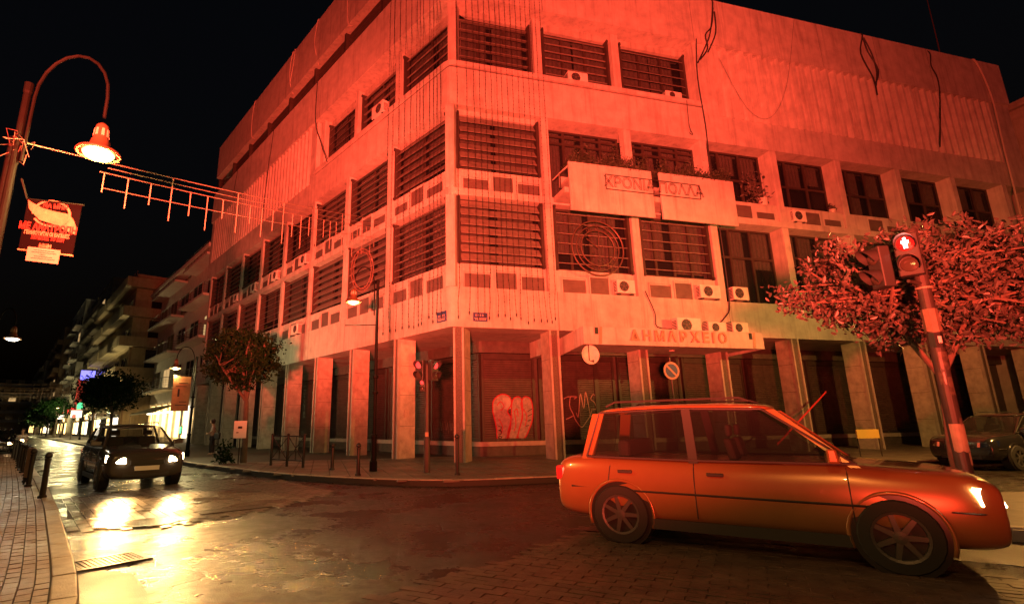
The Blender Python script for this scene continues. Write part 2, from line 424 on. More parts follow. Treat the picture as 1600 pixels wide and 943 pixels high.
# ---- near pavement on the left, with brick pavers
lk = [(1.2, -2.6), (-.6, .4), (-1.9, 2.75), (-2.88, 4.27), (-3.44, 5.03), (-4.0, 5.74), (-4.75, 6.67), (-5.47, 7.56), (-6.91, 9.34), (-8.9, 11.72), (-10.82, 13.98), (-17.37, 21.6)]
lfar = (lk[-1][0] + dL.x * 200, lk[-1][1] + dL.y * 200)
polyL = lk + [lfar] + [(lfar[0] - 7, lfar[1] - 5), (lk[-1][0] - 7, lk[-1][1] - 5), (-9, 2.0), (-5, -4)]
pavL = tag(MB().prism(polyL, -.05, .112).build("pavement", joint), kind='structure')
kerb(lk + [(lk[-1][0] + dL.x * 60, lk[-1][1] + dL.y * 60)], .82, 1, pavL, width=.19, z1=.142, maxn=70)
rs = resample(lk + [lfar], .205); nn = []
for i in range(len(rs)):
    t = (rs[min(i + 3, len(rs) - 1)] - rs[max(i - 3, 0)]).normalized(); nn.append(V((-t.y, t.x, 0)))
cnt = 0; far = MB(); cand = []
for i in range(14, 200):
    for k in range(0, 34):
        o = .2 + k * .105 + .002; h = (i + (k % 2) * .5)
        i0 = int(h); f = h - i0
        def at(hh, off):
            i0 = min(int(hh), len(rs) - 2); f = hh - i0
            return rs[i0].lerp(rs[i0 + 1], f) + nn[i0].lerp(nn[i0 + 1], f) * off
        q = [at(h + .02, o), at(h + .98, o), at(h + .98, o + .099), at(h + .02, o + .099)]
        cc = (q[0] + q[2]) / 2; j = [rnd.uniform(-.0025, .0025) for _ in range(4)]; z = .139 + rnd.uniform(-.0015, .0015)
        p = [(v.x, v.y, .10) for v in q] + [(cc.x + (v.x - cc.x) * .96, cc.y + (v.y - cc.y) * .96, z + jj) for v, jj in zip(q, j)]
        d = cc.length
        vis = cc.y > 3.7 and (cc.x / cc.y) > -1.02
        cand.append((d if vis else 99, p))
cand.sort(key=lambda c: c[0])
for i, (d, p) in enumerate(cand):
    if i < 290: MB().box8(p).build("paver", paver, pavL)
    else: far.box8(p)
tag(far.build("far_pavers", paver, pavL), kind='stuff')
# ---- raised paved crossing
road = bpy.data.objects["road"]
def paved(name, poly, da, db, la, lb, mat, z=.012, gap=.014, bed=None):
    da = V((*da, 0)).normalized(); db = V((*db, 0)).normalized(); o = V((*poly[0], 0))
    m = MB()
    for i in range(-60, 60):
        for k in range(-120, 120):
            a = o + da * ((i + (k % 2) * .5) * la) + db * (k * lb)
            c = a + da * la / 2 + db * lb / 2
            if inside((c.x, c.y), poly): m.box8(paver_box(a, da, db, la - gap, lb - gap, -.01, z, .004))
    bed = MB().add([(x, y, .003) for x, y in poly], [tuple(range(len(poly)))]).build("paving_bed", bed or joint, road)
    return tag(m.build(name, mat, road), kind='stuff')
paved("crossing_pavers", [(-5.55, 7.75), (-4.35, 8.05), (-3.4, 9.5), (-2.75, 11.9), (-4.9, 14.6), (-7.2, 14.6), (-8.2, 11.3)], (-.64, .768), (.768, .64), .42, .15, paver2)
paved("crossing_pavers", [(-1.5, 3.6), (-.86, 4.6), (-.1, 5.45), (.55, 6.0), (.98, 6.65), (1.7, 7.3), (3.4, 6.3), (6.5, 3.8), (4, 1.0), (0, 1.5)], (.83, -.45), (.45, .83), .30, .11, paver3, gap=.007, z=.008, bed=paver3)
# asphalt repair strips
def sheet(name, poly, z, mat):
    return MB().add([(x, y, z) for x, y in poly], [tuple(range(len(poly)))]).build(name, mat, road)
sheet("asphalt_patch", [(-5.0, 5.35), (-4.55, 6.3), (-4.9, 7.3), (-5.4, 7.5), (-4.75, 6.6), (-4.05, 5.7), (-3.4, 4.95), (-2.5, 3.9), (-2.2, 4.1), (-2.8, 5.0), (-3.3, 5.6), (-3.75, 5.75), (-4.2, 6.15)][5:] , .004, patch)
sheet("asphalt_patch", [(1.4, 7.5), (3.6, 6.5), (9, 3.3), (9.5, 4.6), (5, 7.2), (3.5, 8.6)], .004, patch)
# ---- corner island on the right (signal pole and magnolia stand on it)
isl = [(5.9, 6.9), (6.5, 6.35), (7.4, 6.1), (12, 4.2), (30, 0), (34, 12), (12, 9.6), (8.2, 9.6), (6.4, 8.8), (5.8, 7.8)]
pavI = tag(MB().prism(isl, -.05, .128).build("pavement", tilem), kind='structure')
kerb(isl[-3:] + isl[:5], .9, 1, pavI, maxn=40)

# ---- iron things in the road
g = thing("storm_drain", (-3.88, 6.1, 0), "slotted iron storm drain grate sunk in the wet road by the kerb", "drain grate", rz=math.radians(49))
f = MB()
for b in ((-.36, .36, -.27, -.21), (-.36, .36, .21, .27), (-.36, -.29, -.21, .21), (.29, .36, -.21, .21)): f.box(b[0], b[1], b[2], b[3], -.02, .014)
f.build("frame", iron, g, local=True)
for i in range(13):
    x = -.27 + i * .045
    MB().box(x - .013, x + .013, -.209, .209, -.02, .011).build("bar", iron, g, local=True)
MB().add([(-.3, -.25, .0045), (.3, -.25, .0045), (.3, .25, .0045), (-.3, .25, .0045)], [(0, 1, 2, 3)]).build("pit", blackp, g, local=True)
g = thing("manhole_cover", (-4.78, 8.42, 0), "round iron manhole cover in the paved crossing", "manhole cover")
MB().lathe([(.40, -.01), (.40, .022), (.36, .022), (.36, .010)], n=32).build("rim", iron, g, local=True)
m = MB().lathe([(.352, -.01), (.352, .017)], n=32)
for i in range(-5, 6):
    h = math.sqrt(max(.01, .32 ** 2 - (i * .056) ** 2)); m.box(i * .056 - .012, i * .056 + .012, -h, h, .016, .023)
m.build("lid", iron, g, local=True)
g = thing("manhole_cover", (-4.0, 9.55, 0), "narrow rectangular iron access cover at the edge of the paved crossing", "manhole cover", rz=math.radians(42))
MB().box(-.55, .55, -.16, .16, -.01, .02).build("lid", iron, g, local=True)
MB().box(-.6, .6, -.2, -.165, -.01, .024).box(-.6, .6, .165, .2, -.01, .024).build("rim", iron, g, local=True)

# ================================================================== the town hall
hall = thing("town_hall", (C.x, C.y, .14), "red lit concrete town hall with finned windows and pillared ground floor on the corner", "building")
def part(mb, name, mat, parent=hall, **k): return mb.build(name, mat, parent, **k)
UR, UL = 33.3, 32.8
part(vband(MB(), 0, -.9, UR, UL, 4.78, 6.27), "facade_band", concrete)
part(vband(MB(), 0, -.9, UR, UL, 9.88, 10.17, .1), "floor_beam", concrete)
# bands between the second floor windows and the top storey
mb = vband(MB(), 0, -1.1, 12.0, 12.2, 13.73, 15.42); part(mb, "facade_band", concrete)
mb = vband(MB(), -.03, -1.1, 12.0, 12.2, 15.42, 15.50); part(mb, "drip_groove", P("groove_shade_tone", (.13, .10, .09), .9, noise=.6, nscale=5, bump=.5))  # shallow groove hardly shades, so its shade is put into a dark patchy colour
mb = vband(MB(), .07, -1.1, 12.05, 12.25, 15.50, 15.71, .3); part(mb, "sill_ledge", concrete)
part(MB().box(12.0, UR, -1.1, 0, 13.73, 15.12, R), "facade_band", concrete)
part(MB().box(12.2, UL, -1.1, 0, 13.73, 15.08, L), "facade_band", concrete)
part(vband(MB(), .10, -1.4, UR, UL, 18.9, 21.55), "roof_parapet", concrete)
# roof slab and the set back storey over the left wing
part(MB().add([R(UR, -.8, 21.2), R(UR, -14, 21.2), (*cornerpt(-14).to_2d(), 21.2), L(UL, -14, 21.2), L(UL, -.8, 21.2), (*cornerpt(-.8).to_2d(), 21.2)], [tuple(range(6))]), "roof", old_concrete)
part(MB().box(1.2, UL, -6, .06, 23.24, 26.3, L), "upper_parapet", old_concrete)
part(MB().box(1.4, UL - .2, -6, -.75, 21.3, 23.3, L), "upper_wall", blackin)
for k in range(9):
    u = 1.6 + k * 3.9
    part(MB().box(u - .1, u + .1, -.7, -.15, 21.56, 23.23, L), "upper_post", dkmetal)
    if k < 8:
        for j in range(5):
            z = 21.7 + j * .32
            part(MB().box8([L(u + .15, -.5, z), L(u + 3.75, -.5, z), L(u + 3.75, -.32, z + .1), L(u + .15, -.32, z + .1), L(u + .15, -.5, z + .03), L(u + 3.75, -.5, z + .03), L(u + 3.75, -.32, z + .13), L(u + .15, -.32, z + .13)]), "upper_slat", dkmetal)
# inner core so nothing shows through the windows
def corep(w, z0, z1, mat, name):
    c = cornerpt(w)
    poly = [L(UL, w, 0)[:2], tuple(c.to_2d()), R(UR, w, 0)[:2], R(UR, -14, 0)[:2], tuple(cornerpt(-14).to_2d()), L(UL, -14, 0)[:2]]
    part(MB().prism(poly, z0, z1), name, mat)
corep(-1.9, 5.0, 21.1, blackin, "inner_wall")
part(MB().box(UR - .25, UR, -14, -.91, .14, 21.5, R), "end_wall", old_concrete)
part(MB().box(UL - .25, UL, -14, -.91, .14, 26.2, L), "end_wall", old_concrete)
# ribbed cladding panels
def corrugated(fr, u0, u1, z0, z1, pitch, name):
    m = MB(); n = int((u1 - u0) / pitch); row = []
    for i in range(n + 1):
        u = u0 + i * pitch
        for du, w in ((0, -.20), (.30, -.18), (.36, .05), (.60, .065), (.68, -.18)):
            if u + du * pitch <= u1: row.append((u + du * pitch, w))
    vs = [fr(u, w, z0) for u, w in row] + [fr(u, w, z1) for u, w in row]; k = len(row)
    vs += [fr(u, -.3, z0) for u, w in row] + [fr(u, -.3, z1) for u, w in row]
    fs = [(i, i + 1, k + i + 1, k + i) for i in range(k - 1)] + [(2 * k + i, i + 2 * k + 1, i + 1, i) for i in range(k - 1)]
    m.add(vs, fs); part(m, name, concrete)
corrugated(R, 12.9, UR - 1.6, 15.125, 18.895, .52, "ribbed_panel")
part(MB().box(UR - 1.6, UR, -.9, -.02, 15.125, 18.895, R), "end_pier", concrete)
part(MB().box(11.92, 12.9, -1.0, -.02, 15.72, 18.895, R), "end_pier", concrete)
part(MB().box(12.06, 12.9, -1.0, -.015, 15.125, 15.718, R), "end_pier", concrete)
corrugated(L, 12.9, UL - .5, 15.085, 18.895, .52, "ribbed_panel")
part(MB().box(UL - .5, UL, -.9, -.02, 15.085, 18.895, L), "end_pier", concrete)
part(MB().box(12.2, 12.9, -1.0, -.04, 15.085, 18.895, L), "end_pier", concrete)
part(MB().box(11.75, 12.19, -1.0, -.3, 15.72, 18.895, L), "end_pier", concrete)
# corner pillar of the upper floors
for z0, z1, ww in ((6.272, 9.878, -.02), (10.172, 13.728, -.02), (15.712, 18.898, -.42)):
    part(MB().box(-.19, .17, ww - .5, ww, z0, z1, B), "corner_pillar", concrete, bevel=.015)
# fins between the windows
FR = [3.87 * k - .01 for k in range(1, 9)]; FL = [4.07 + 3.9 * k for k in range(8)]
for k, u in enumerate(FR):
    dep = .38 if k < 2 else .8
    for z0, z1 in ((6.272, 9.878), (10.172, 13.728)):
        part(MB().box(u, u + .34, -dep, -.012, z0, z1, R), "window_fin", concrete, bevel=.012)
    if k < 2: part(MB().box(u + .06, u + .42, -.95, -.4, 15.712, 18.898, R), "window_fin", concrete, bevel=.012)
for k, u in enumerate(FL):
    for z0, z1 in ((6.272, 9.878), (10.172, 13.728)):
        part(MB().box(u, u + .34, -.42, -.012, z0, z1, L), "window_fin", concrete, bevel=.012)
    if k < 2: part(MB().box(u + .06, u + .42, -.95, -.4, 15.712, 18.898, L), "window_fin", concrete, bevel=.012)
# ---------------------------------------------------------------- windows
def louvre_window(fr, u0, u1, z0, z1, wp, slats, tilt, blade, posts=.12, mull=1, top=0, bars=False):
    """wp: plane of the panes; the blades hang in front of it"""
    fm = MB(); ww = wp
    for b in ((u0, u1, z0, z0 + .09), (u0, u1, z1 - .09, z1), (u0, u0 + .08, z0 + .09, z1 - .09), (u1 - .08, u1, z0 + .09, z1 - .09)):
        fm.box(b[0], b[1], ww - .06, ww + .04, b[2], b[3], fr)
    for i in range(1, mull + 1):
        u = u0 + (u1 - u0) * i / (mull + 1); fm.box(u - .05, u + .05, ww - .05, ww + .03, z0 + .09, z1 - .09, fr)
    win = fm.build("window", dkmetal, hall)
    MB().box(u0 + .02, u1 - .02, ww - .03, ww - .015, z0 + .02, z1 - .02, fr).build("pane", glassm, win)
    for i in range(2):
        a = u0 + (u1 - u0) * i / 2 + .1; b = a + (u1 - u0) * rnd.uniform(.34, .49); zz = z0 + (z1 - z0) * rnd.choice((0, 0, .1, .3))
        m = MB(); n = 14; row = [(a + (b - a) * j / n, ww - .17 + .025 * (j % 2)) for j in range(n + 1)]
        m.add([fr(u, w, zz) for u, w in row] + [fr(u, w, z1) for u, w in row], [(j, j + 1, n + 2 + j, n + 1 + j) for j in range(n)])
        m.build("curtain", curtain, win)
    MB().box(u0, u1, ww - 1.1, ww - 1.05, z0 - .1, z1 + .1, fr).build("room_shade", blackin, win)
    for u in (u0 + .03, u1 - .03 - posts):
        m = MB().box(u, u + posts, ww + .05, ww + .3, z0 - .02, z1 + .02, fr)
        m.box(u + .02, u + posts - .02, ww + .05, ww + .36, z1 - .08, z1 + .05, fr).box(u + .02, u + posts - .02, ww + .05, ww + .36, z0 - .05, z0 + .08, fr)
        m.build("louvre_post", dkmetal, win)
    ua, ub = u0 + posts + .06, u1 - posts - .06; H = (z1 - z0 - .1) / slats
    ca, sa = math.cos(tilt) * blade / 2, math.sin(tilt) * blade / 2
    for i in range(slats):
        zc = z0 + .05 + H * (i + .5); wc = ww + .19; t = .012; tj = rnd.uniform(-.02, .02)
        p = [fr(ua, wc - ca, zc - sa * -1 + tj), fr(ub, wc - ca, zc + sa + tj), fr(ub, wc + ca, zc - sa + tj), fr(ua, wc + ca, zc - sa + tj)]
        q = [(x, y, z + t * 2) for x, y, z in p]
        MB().box8(p + q).build("slat", slatm, win)
    return win
def vent_row(fr, u0, u1, z0, z1, w, ztall, centre=.52):
    """concrete spandrel with dark vent grilles set in it"""
    part(MB().box(u0, u1, w - .12, w, z0, z1 + .26, fr), "spandrel", concrete)
    n = u1 - u0; a = [(u0 + .08 * n, u0 + .36 * n, z0 + .03, z1 - .12), (u0 + .42 * n, u0 + .65 * n, z0 + .02, ztall), (u0 + .71 * n, u0 + .97 * n, z0 + .03, z1 - .12)]
    for i, (x0, x1, y0, y1) in enumerate(a):
        m = MB().box(x0, x1, w + .003, w + .02, y0, y1, fr); k = max(4, int((y1 - y0) / .06))
        for j in range(k):
            zz = y0 + (y1 - y0) * (j + .3) / k; m.box(x0 + .02, x1 - .02, w + .02, w + .038, zz, zz + .022, fr)
        part(m, "vent_grille", ventm)
        part(MB().box(x0 - .05, x0 - .004, w + .003, w + .05, y0 - .02, y1 + .05, fr).box(x1 + .004, x1 + .05, w + .003, w + .05, y0 - .02, y1 + .05, fr).box(x0 - .05, x1 + .05, w + .003, w + .05, y1 + .052, y1 + .09, fr), "vent_surround", concrete)
def grid_window(fr, u0, u1, z0, z1, wp, cols=3, rows=(.58,), lit=None):
    fm = MB(); d = .05
    for b in ((u0, u1, z0, z0 + .08), (u0, u1, z1 - .08, z1), (u0, u0 + .08, z0 + .08, z1 - .08), (u1 - .08, u1, z0 + .08, z1 - .08)):
        fm.box(b[0], b[1], wp - d, wp + d, b[2], b[3], fr)
    for i in range(1, cols):
        u = u0 + (u1 - u0) * i / cols; fm.box(u - .055, u + .055, wp - d + .004, wp + d - .004, z0 + .08, z1 - .08, fr)
    for r in rows:
        z = z0 + (z1 - z0) * r; fm.box(u0 + .08, u1 - .08, wp - d + .008, wp + d - .008, z - .05, z + .05, fr)
    win = fm.build("window", dkmetal, hall)
    zz = [z0] + [z0 + (z1 - z0) * r for r in rows] + [z1]
    for i in range(cols):
        for j in range(len(zz) - 1):
            a = u0 + (u1 - u0) * i / cols; b = u0 + (u1 - u0) * (i + 1) / cols
            MB().box(a + .02, b - .02, wp - .012 - .001 * j, wp + .003 + .001 * j, zz[j] + .02, zz[j + 1] - .02, fr).build("pane", glassm, win)
    for i in range(cols):
        if rnd.random() < .95:
            a = u0 + (u1 - u0) * (i + .08) / cols; b = a + (u1 - u0) / cols * rnd.uniform(.6, .95); n = 10
            row = [(a + (b - a) * j / n, wp - .16 + .03 * (j % 2)) for j in range(n + 1)]; zb = z0 + (z1 - z0) * rnd.choice((.0, .5, .5, .62))
            MB().add([fr(u, w, zb) for u, w in row] + [fr(u, w, z1) for u, w in row], [(j, j + 1, n + 2 + j, n + 1 + j) for j in range(n)]).build("curtain", curtain, win)
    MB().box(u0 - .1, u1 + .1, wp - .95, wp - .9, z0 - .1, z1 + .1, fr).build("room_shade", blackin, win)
    return win
O_, C_ = 0.12, .95    # open / closed blade tilt
# right wing, three louvred bays
for k in range(3):
    u0, u1 = (.27 if k == 0 else 3.87 * k + .35), 3.87 * (k + 1) - .03
    if k == 0:
        vent_row(R, u0, u1, 6.272, 6.95, -.16, 6.93); louvre_window(R, u0, u1, 7.23, 9.86, -.4, 7, C_, .40)
        vent_row(R, u0, u1, 10.172, 10.78, -.16, 10.86); louvre_window(R, u0, u1, 11.07, 13.45, -.4, 6, C_, .42)
        part(MB().box(u0, u1, -.7, -.3, 13.5, 13.727, R), "window_head", concrete)
    elif k == 1:
        vent_row(R, u0, u1, 6.272, 6.95, -.16, 6.98); louvre_window(R, u0, u1, 7.23, 9.86, -.4, 6, .08, .05, mull=3)
        grid_window(R, u0, u1, 10.2, 13.5, -.55, 4, (.82, .92))
    else:
        vent_row(R, u0, u1, 6.272, 6.95, -.16, 6.98); louvre_window(R, u0, u1, 7.23, 9.86, -.4, 6, .15, .12, mull=3)
        grid_window(R, u0, u1, 10.2, 13.5, -.55, 4, (.82, .92))
    ua, ub = (.33 if k == 0 else 3.87 * k + .48), (3.87 * (k + 1) - .0 if k < 2 else 11.85)
    louvre_window(R, ua, ub, 15.75, 18.55, -.85, (6, 7, 6)[k], (.3, .12, .8)[k], (.22, .07, .36)[k], mull=2)
    part(MB().box(ua, ub, -1.2, -.7, 18.6, 18.897, R), "window_head", old_concrete)
# right wing, framed windows
for k in range(3, 8):
    u0, u1 = 3.87 * k + .34, min(3.87 * (k + 1) - .02, UR - .3)
    part(MB().box(u0, u1, -.35, -.1, 10.172, 10.9, R), "spandrel", concrete)
    part(MB().box(u0, u1, -.8, -.08, 10.9, 10.96, R), "sill", concrete)
    for x0, x1, y0, y1 in ((.34, .58, 10.22, 10.8), (.66, .93, 10.25, 10.55)):
        a, b = u0 + (u1 - u0) * x0, u0 + (u1 - u0) * x1; m = MB().box(a, b, -.097, -.08, y0, y1, R)
        for j in range(6): m.box(a + .02, b - .02, -.08, -.062, y0 + (y1 - y0) * (j + .3) / 6, y0 + (y1 - y0) * (j + .6) / 6, R)
        part(m, "vent_grille", ventm)
    grid_window(R, u0, u1, 10.96, 13.725, -.75, 3, (.5,))
    grid_window(R, u0, u1, 6.9 if k > 3 else 6.3, 9.875, -.75, 3, (.62,))
    if k > 3: part(MB().box(u0, u1, -.7, -.1, 6.272, 6.88, R), "spandrel", concrete)
# left wing
for k in range(8):
    u0, u1 = (.27 if k == 0 else FL[k - 1] + .35), FL[k] - .01
    st = ((7, C_, .36, 6, C_, .36), (7, .9, .38, 7, .5, .28), (7, C_, .38, 7, .3, .2), (7, .8, .36, 7, .7, .32), (7, .55, .28, 7, .5, .26), (7, .9, .38, 7, .9, .38), (7, .9, .38, 7, .4, .26), (7, .9, .38, 7, .6, .3))[k]
    if k == 0: st = (8, .25, .22, 6, C_, .38)
    vent_row(L, u0, u1, 6.272, 6.95, -.16, 7.05); louvre_window(L, u0, u1, 7.23, 9.86, -.42, *st[:3])
    vent_row(L, u0, u1, 10.172, 10.78, -.16, 10.95); louvre_window(L, u0, u1, 11.07, 13.5, -.42, *st[3:])
    if k < 3:
        ua, ub = (.33 if k == 0 else FL[k - 1] + .48), (FL[k] if k < 2 else 11.7)
        louvre_window(L, ua, ub, 15.75, 18.55, -.85, 6, (.1, .3, .8)[k], (.06, .14, .32)[k], mull=1)
        part(MB().box(ua, ub, -1.2, -.7, 18.6, 18.897, L), "window_head", old_concrete)
# ---------------------------------------------------------------- ground floor
part(vband(MB(), -.92, -7, UR, UL, 4.80, 5.0), "soffit", old_concrete)
part(vband(MB(), -3.4, -3.8, UR, UL, .12, 4.79), "shop_wall", stonew)
part(vband(MB(), -3.0, -3.42, UR, UL, .12, .52), "plinth", stonew)
part(vband(MB(), -2.94, -3.41, UR, UL, .525, .70), "step_sill", lstone)
part(vband(MB(), -3.1, -3.41, UR, UL, 4.32, 4.795), "shop_lintel", stonew)
def pier(fr, u, wd=.38, dep=.85, w0=-.02):
    p = part(MB().box(u + .012, u + wd - .012, w0 - dep, w0 - .075, .12, 4.778, fr), "pier", marble, bevel=.01)
    MB().box(u, u + .075, w0 - .11, w0, .12, 4.776, fr).build("edge_strip", lstone, p)
    MB().box(u + wd - .075, u + wd, w0 - .11, w0, .12, 4.776, fr).build("edge_strip", lstone, p)
    MB().box(u + .077, u + wd - .077, w0 - .09, w0 - .04, .12, 4.774, fr).build("stone_infill", pebble, p)
    for z in (1.35, 2.55, 3.7):
        MB().box(u + .006, u + wd - .006, w0 - dep - .004, w0 - .12, z, z + .012, fr).build("slab_joint", stonew, p)
    return p
for k in range(8): pier(R, 3.77 + 3.73 * k, .40)
for k in range(9): pier(L, 3.32 + 3.62 * k, .36)
pier(B, .0, .40, .85, -.22)
# roller shutters of the shops
def shutter(fr, u0, u1, w, z0, z1):
    m = MB(); n = int((z1 - z0) / .095); prof = []
    for i in range(n):
        z = z0 + (z1 - z0) * i / n; h = (z1 - z0) / n
        prof += [(w, z), (w + .022, z + h * .25), (w + .022, z + h * .7), (w, z + h * .97)]
    prof.append((w, z1)); k = len(prof)
    m.add([fr(u0, a, z) for a, z in prof] + [fr(u1, a, z) for a, z in prof], [(i, i + 1, k + i + 1, k + i) for i in range(k - 1)])
    s = part(m, "roller_shutter", shutm)
    for q in (u0 - .1, u1 + .002): MB().box(q, q + .098, w - .06, w + .07, z0, z1 + .25, fr).build("guide_rail", dkmetal, s)
    MB().box(u0, u1, w - .1, w + .09, z1 + .002, z1 + .25, fr).build("shutter_box", dkmetal, s)
    MB().box(u0 + .01, u1 - .01, w - .01, w + .045, z0 - .005, z0 + .10, fr).build("bottom_bar", dkmetal, s)
    for q in (.25, .75): MB().box(u0 + (u1 - u0) * q - .05, u0 + (u1 - u0) * q + .05, w + .046, w + .07, z0 + .02, z0 + .09, fr).build("lock", rim, s)
    return s
shR = []
for a, b in ((2.18, 4.35), (4.75, 7.3), (7.5, 8.2), (8.6, 11.6), (12.0, 15.2), (15.6, 18.9), (19.3, 22.6), (23.0, 26.3), (26.8, 30.0)):
    shR.append(shutter(R, a, b, -3.32, .71, 4.05))
for a, b in ((2.2, 5.3), (5.7, 8.9), (9.3, 12.5), (12.9, 16.1), (16.5, 19.7), (20.1, 23.3), (23.7, 26.9), (27.3, 31.0)):
    shutter(L, a, b, -3.32, .71, 4.05)
# dropped beam behind the second pier and glazed entrance
part(MB().box(4.2, 4.5, -3.0, -.9, 4.1, 4.77, R), "drop_beam", concrete)
# ---- entrance canopy with the name of the building
can = part(MB().box(4.46, 12.0, -1.0, 1.30, 4.13, 4.25, R), "canopy", concrete)
MB().box(4.46, 12.0, 1.22, 1.42, 4.06, 4.70, R).build("fascia", concrete, can, bevel=.012)
MB().box8([R(4.40, -.5, 3.9), R(4.46, -.5, 3.9), R(4.46, 1.42, 4.062), R(4.40, 1.42, 4.062), R(4.40, -.5, 4.55), R(4.46, -.5, 4.55), R(4.46, 1.42, 4.698), R(4.40, 1.42, 4.698)]).build("fascia", concrete, can)
MB().box8([R(12.0, -.5, 4.0), R(12.06, -.5, 4.0), R(12.06, 1.42, 4.062), R(12.0, 1.42, 4.062), R(12.0, -.5, 4.6), R(12.06, -.5, 4.6), R(12.06, 1.42, 4.698), R(12.0, 1.42, 4.698)]).build("fascia", concrete, can)
for uu in (4.85, 11.4):   # broken out rectangular notches at both ends of the fascia
    MB().box(uu, uu + .13, 1.425, 1.44, 4.42, 4.66, R).build("notch", blackp, can)
    MB().box8([R(uu + .14, 1.425, 4.08), R(uu + .24, 1.425, 4.08), R(uu + .24, 1.44, 4.08), R(uu + .14, 1.44, 4.08), R(uu + .2, 1.425, 4.69), R(uu + .30, 1.425, 4.69), R(uu + .30, 1.44, 4.69), R(uu + .2, 1.44, 4.69)]).build("rust_stain", terrac, can)
def letterfr(w0): return lambda u, w, z: R(u, w0 + w, z)
word = "ΔΗΜΑΡΧΕΙΟ"; cxs = [6.42, 6.92, 7.45, 7.97, 8.45, 8.95, 9.42, 9.76, 10.17]
for ch, u in zip(word, cxs):
    m = MB(); put_text(m, ch, .52, letterfr(1.445), u, 4.40, 0, extrude=.025, offset=.013)
    m.build("letter", terrac, can)
# recessed downlight under the canopy and the wall lantern beside the entrance
part(MB().lathe([(.12, 0), (.12, .05), (.1, .06)], R(8.9, .1, 4.07), 12), "downlight", lstone)
wl = part(MB().lathe([(.04, .3), (.1, .26), (.1, .08), (.06, .0)], R(8.95, -2.6, 3.35), 12), "wall_lantern", lstone)
MB().lathe([(.085, -.02), (.1, -.09), (.06, -.13)], R(8.95, -2.6, 3.35), 12).build("lantern_glow", bulb, wl)
# seams between the cast concrete panels, and papers pasted on the piers
for fr, umax, us in ((R, UR, 4.19), (L, UL, 3.93)):
    u = us
    while u < umax - 1:
        for z0, z1, w in ((4.79, 6.26, .0), (18.92, 21.53, .10)):
            part(MB().box(u - .008, u + .008, w - .02, w + .0025, z0, z1, fr), "panel_seam", stonew)
        u += 3.87 if fr is R else 3.9
        if rnd.random() < .3: u += 3.9
for fr, u, w, z, a, h in ((L, 3.20, -.45, 1.7, .22, .3), (L, 6.80, -.5, 1.5, .2, .26), (L, 10.4, -.45, 1.9, .16, .22), (L, 14.0, -.5, 1.6, .2, .28)):
    part(MB().box(u + .105, u + .127, w - a / 2, w + a / 2, z, z + h, fr), "pasted_paper", P("pasted_paper", (.40, .33, .26), .8, noise=.2, nscale=20))
for u, w, z in ((3.0, -3.29, 2.0), (10.2, -3.29, 1.9), (13.1, -3.29, 1.8)):
    part(MB().box(u, u + .35, w, w + .006, z, z + .45, R), "pasted_paper", lstone)
# ---- hanging balcony planters
for a, b in ((4.42, 8.06), (8.42, 12.0)):
    pl = part(MB().box(a, b, 1.02, 1.12, 9.2, 11.2, R), "balcony_planter", concrete, bevel=.02)
    MB().box(a + .02, b - .02, .25, 1.015, 10.5, 10.6, R).build("planter_floor", old_concrete, pl)
    MB().box(a + .02, b - .02, .2, .28, 10.5, 11.15, R).build("planter_back", old_concrete, pl)
    MB().box(a + .02, b - .02, .3, 1.0, 10.95, 11.1, R).build("soil", blackp, pl)
part(MB().box(4.25, 12.1, .012, 1.0, 9.95, 10.16, R), "balcony_floor", old_concrete)
rail = part(MB().tube([R(4.25, .02, 10.9), R(4.32, .8, 10.95), R(4.45, 1.0, 11.05)], .03), "balcony_rail", lstone)
MB().tube([R(4.25, .05, 10.1), R(4.25, .05, 10.95)], .02).tube([R(4.3, .6, 10.1), R(4.3, .6, 10.95)], .02).build("rail_post", dkmetal, rail)
def hedge(fr, a, b, w0, w1, z0, hmax, n, label, seed):
    t = thing("planter_hedge", fr((a + b) / 2, (w0 + w1) / 2, z0), label, "hedge", "hedges in the balcony planters")
    r = random.Random(seed); pts = []
    for i in range(n):
        u = r.uniform(a, b); e = .55 + .45 * math.sin(u * 3.1 + seed) * math.sin(u * 7.3) + r.uniform(-.1, .15)
        z = z0 + abs(r.gauss(0, .42)) * hmax * max(.25, e)
        pts.append(fr(u, r.uniform(w0, w1 + .06), min(z, z0 + hmax)))
    leaves(pts, .10, seed).build("foliage", leafh, t, recalc=False)
    m = MB()
    for i in range(26):
        u = r.uniform(a, b); w = r.uniform(w0, w1); m.tube([fr(u, w, z0 - .05), fr(u + r.uniform(-.1, .1), w, z0 + hmax * .6)], .012, 4, .004)
    m.build("stems", bark, t)
hedge(R, 4.5, 8.0, .35, 1.05, 11.1, 1.15, 6500, "straggly hedge growing in the left hanging balcony planter", 3)
hedge(R, 8.5, 12.0, .35, 1.05, 11.1, .95, 6000, "low hedge growing in the right hanging balcony planter", 5)
# ---- street name plates at the corner
for fr, u0, u1, z0, z1, lab in ((R, .82, 1.36, 5.0, 5.32, None), (L, .24, .78, 5.02, 5.40, None)):
    np_ = part(MB().box(u0, u1, .004, .03, z0, z1, fr), "name_plate", bluep)
    MB().box(u0 + .03, u1 - .03, .031, .036, (z0 + z1) / 2 - .05, (z0 + z1) / 2 - .035, fr).build("plate_rule", graffw, np_)
    m = MB(); q = random.Random(4)
    for zz, n in ((z0 + .22, 5), (z0 + .075, 7)):
        for i in range(n):
            uu = u0 + .06 + (u1 - u0 - .12) * (i + .5) / n
            m.box(uu - .02, uu + .02, .031, .036, zz - .03, zz + .04, fr)
    m.build("plate_lettering", graffw, np_)
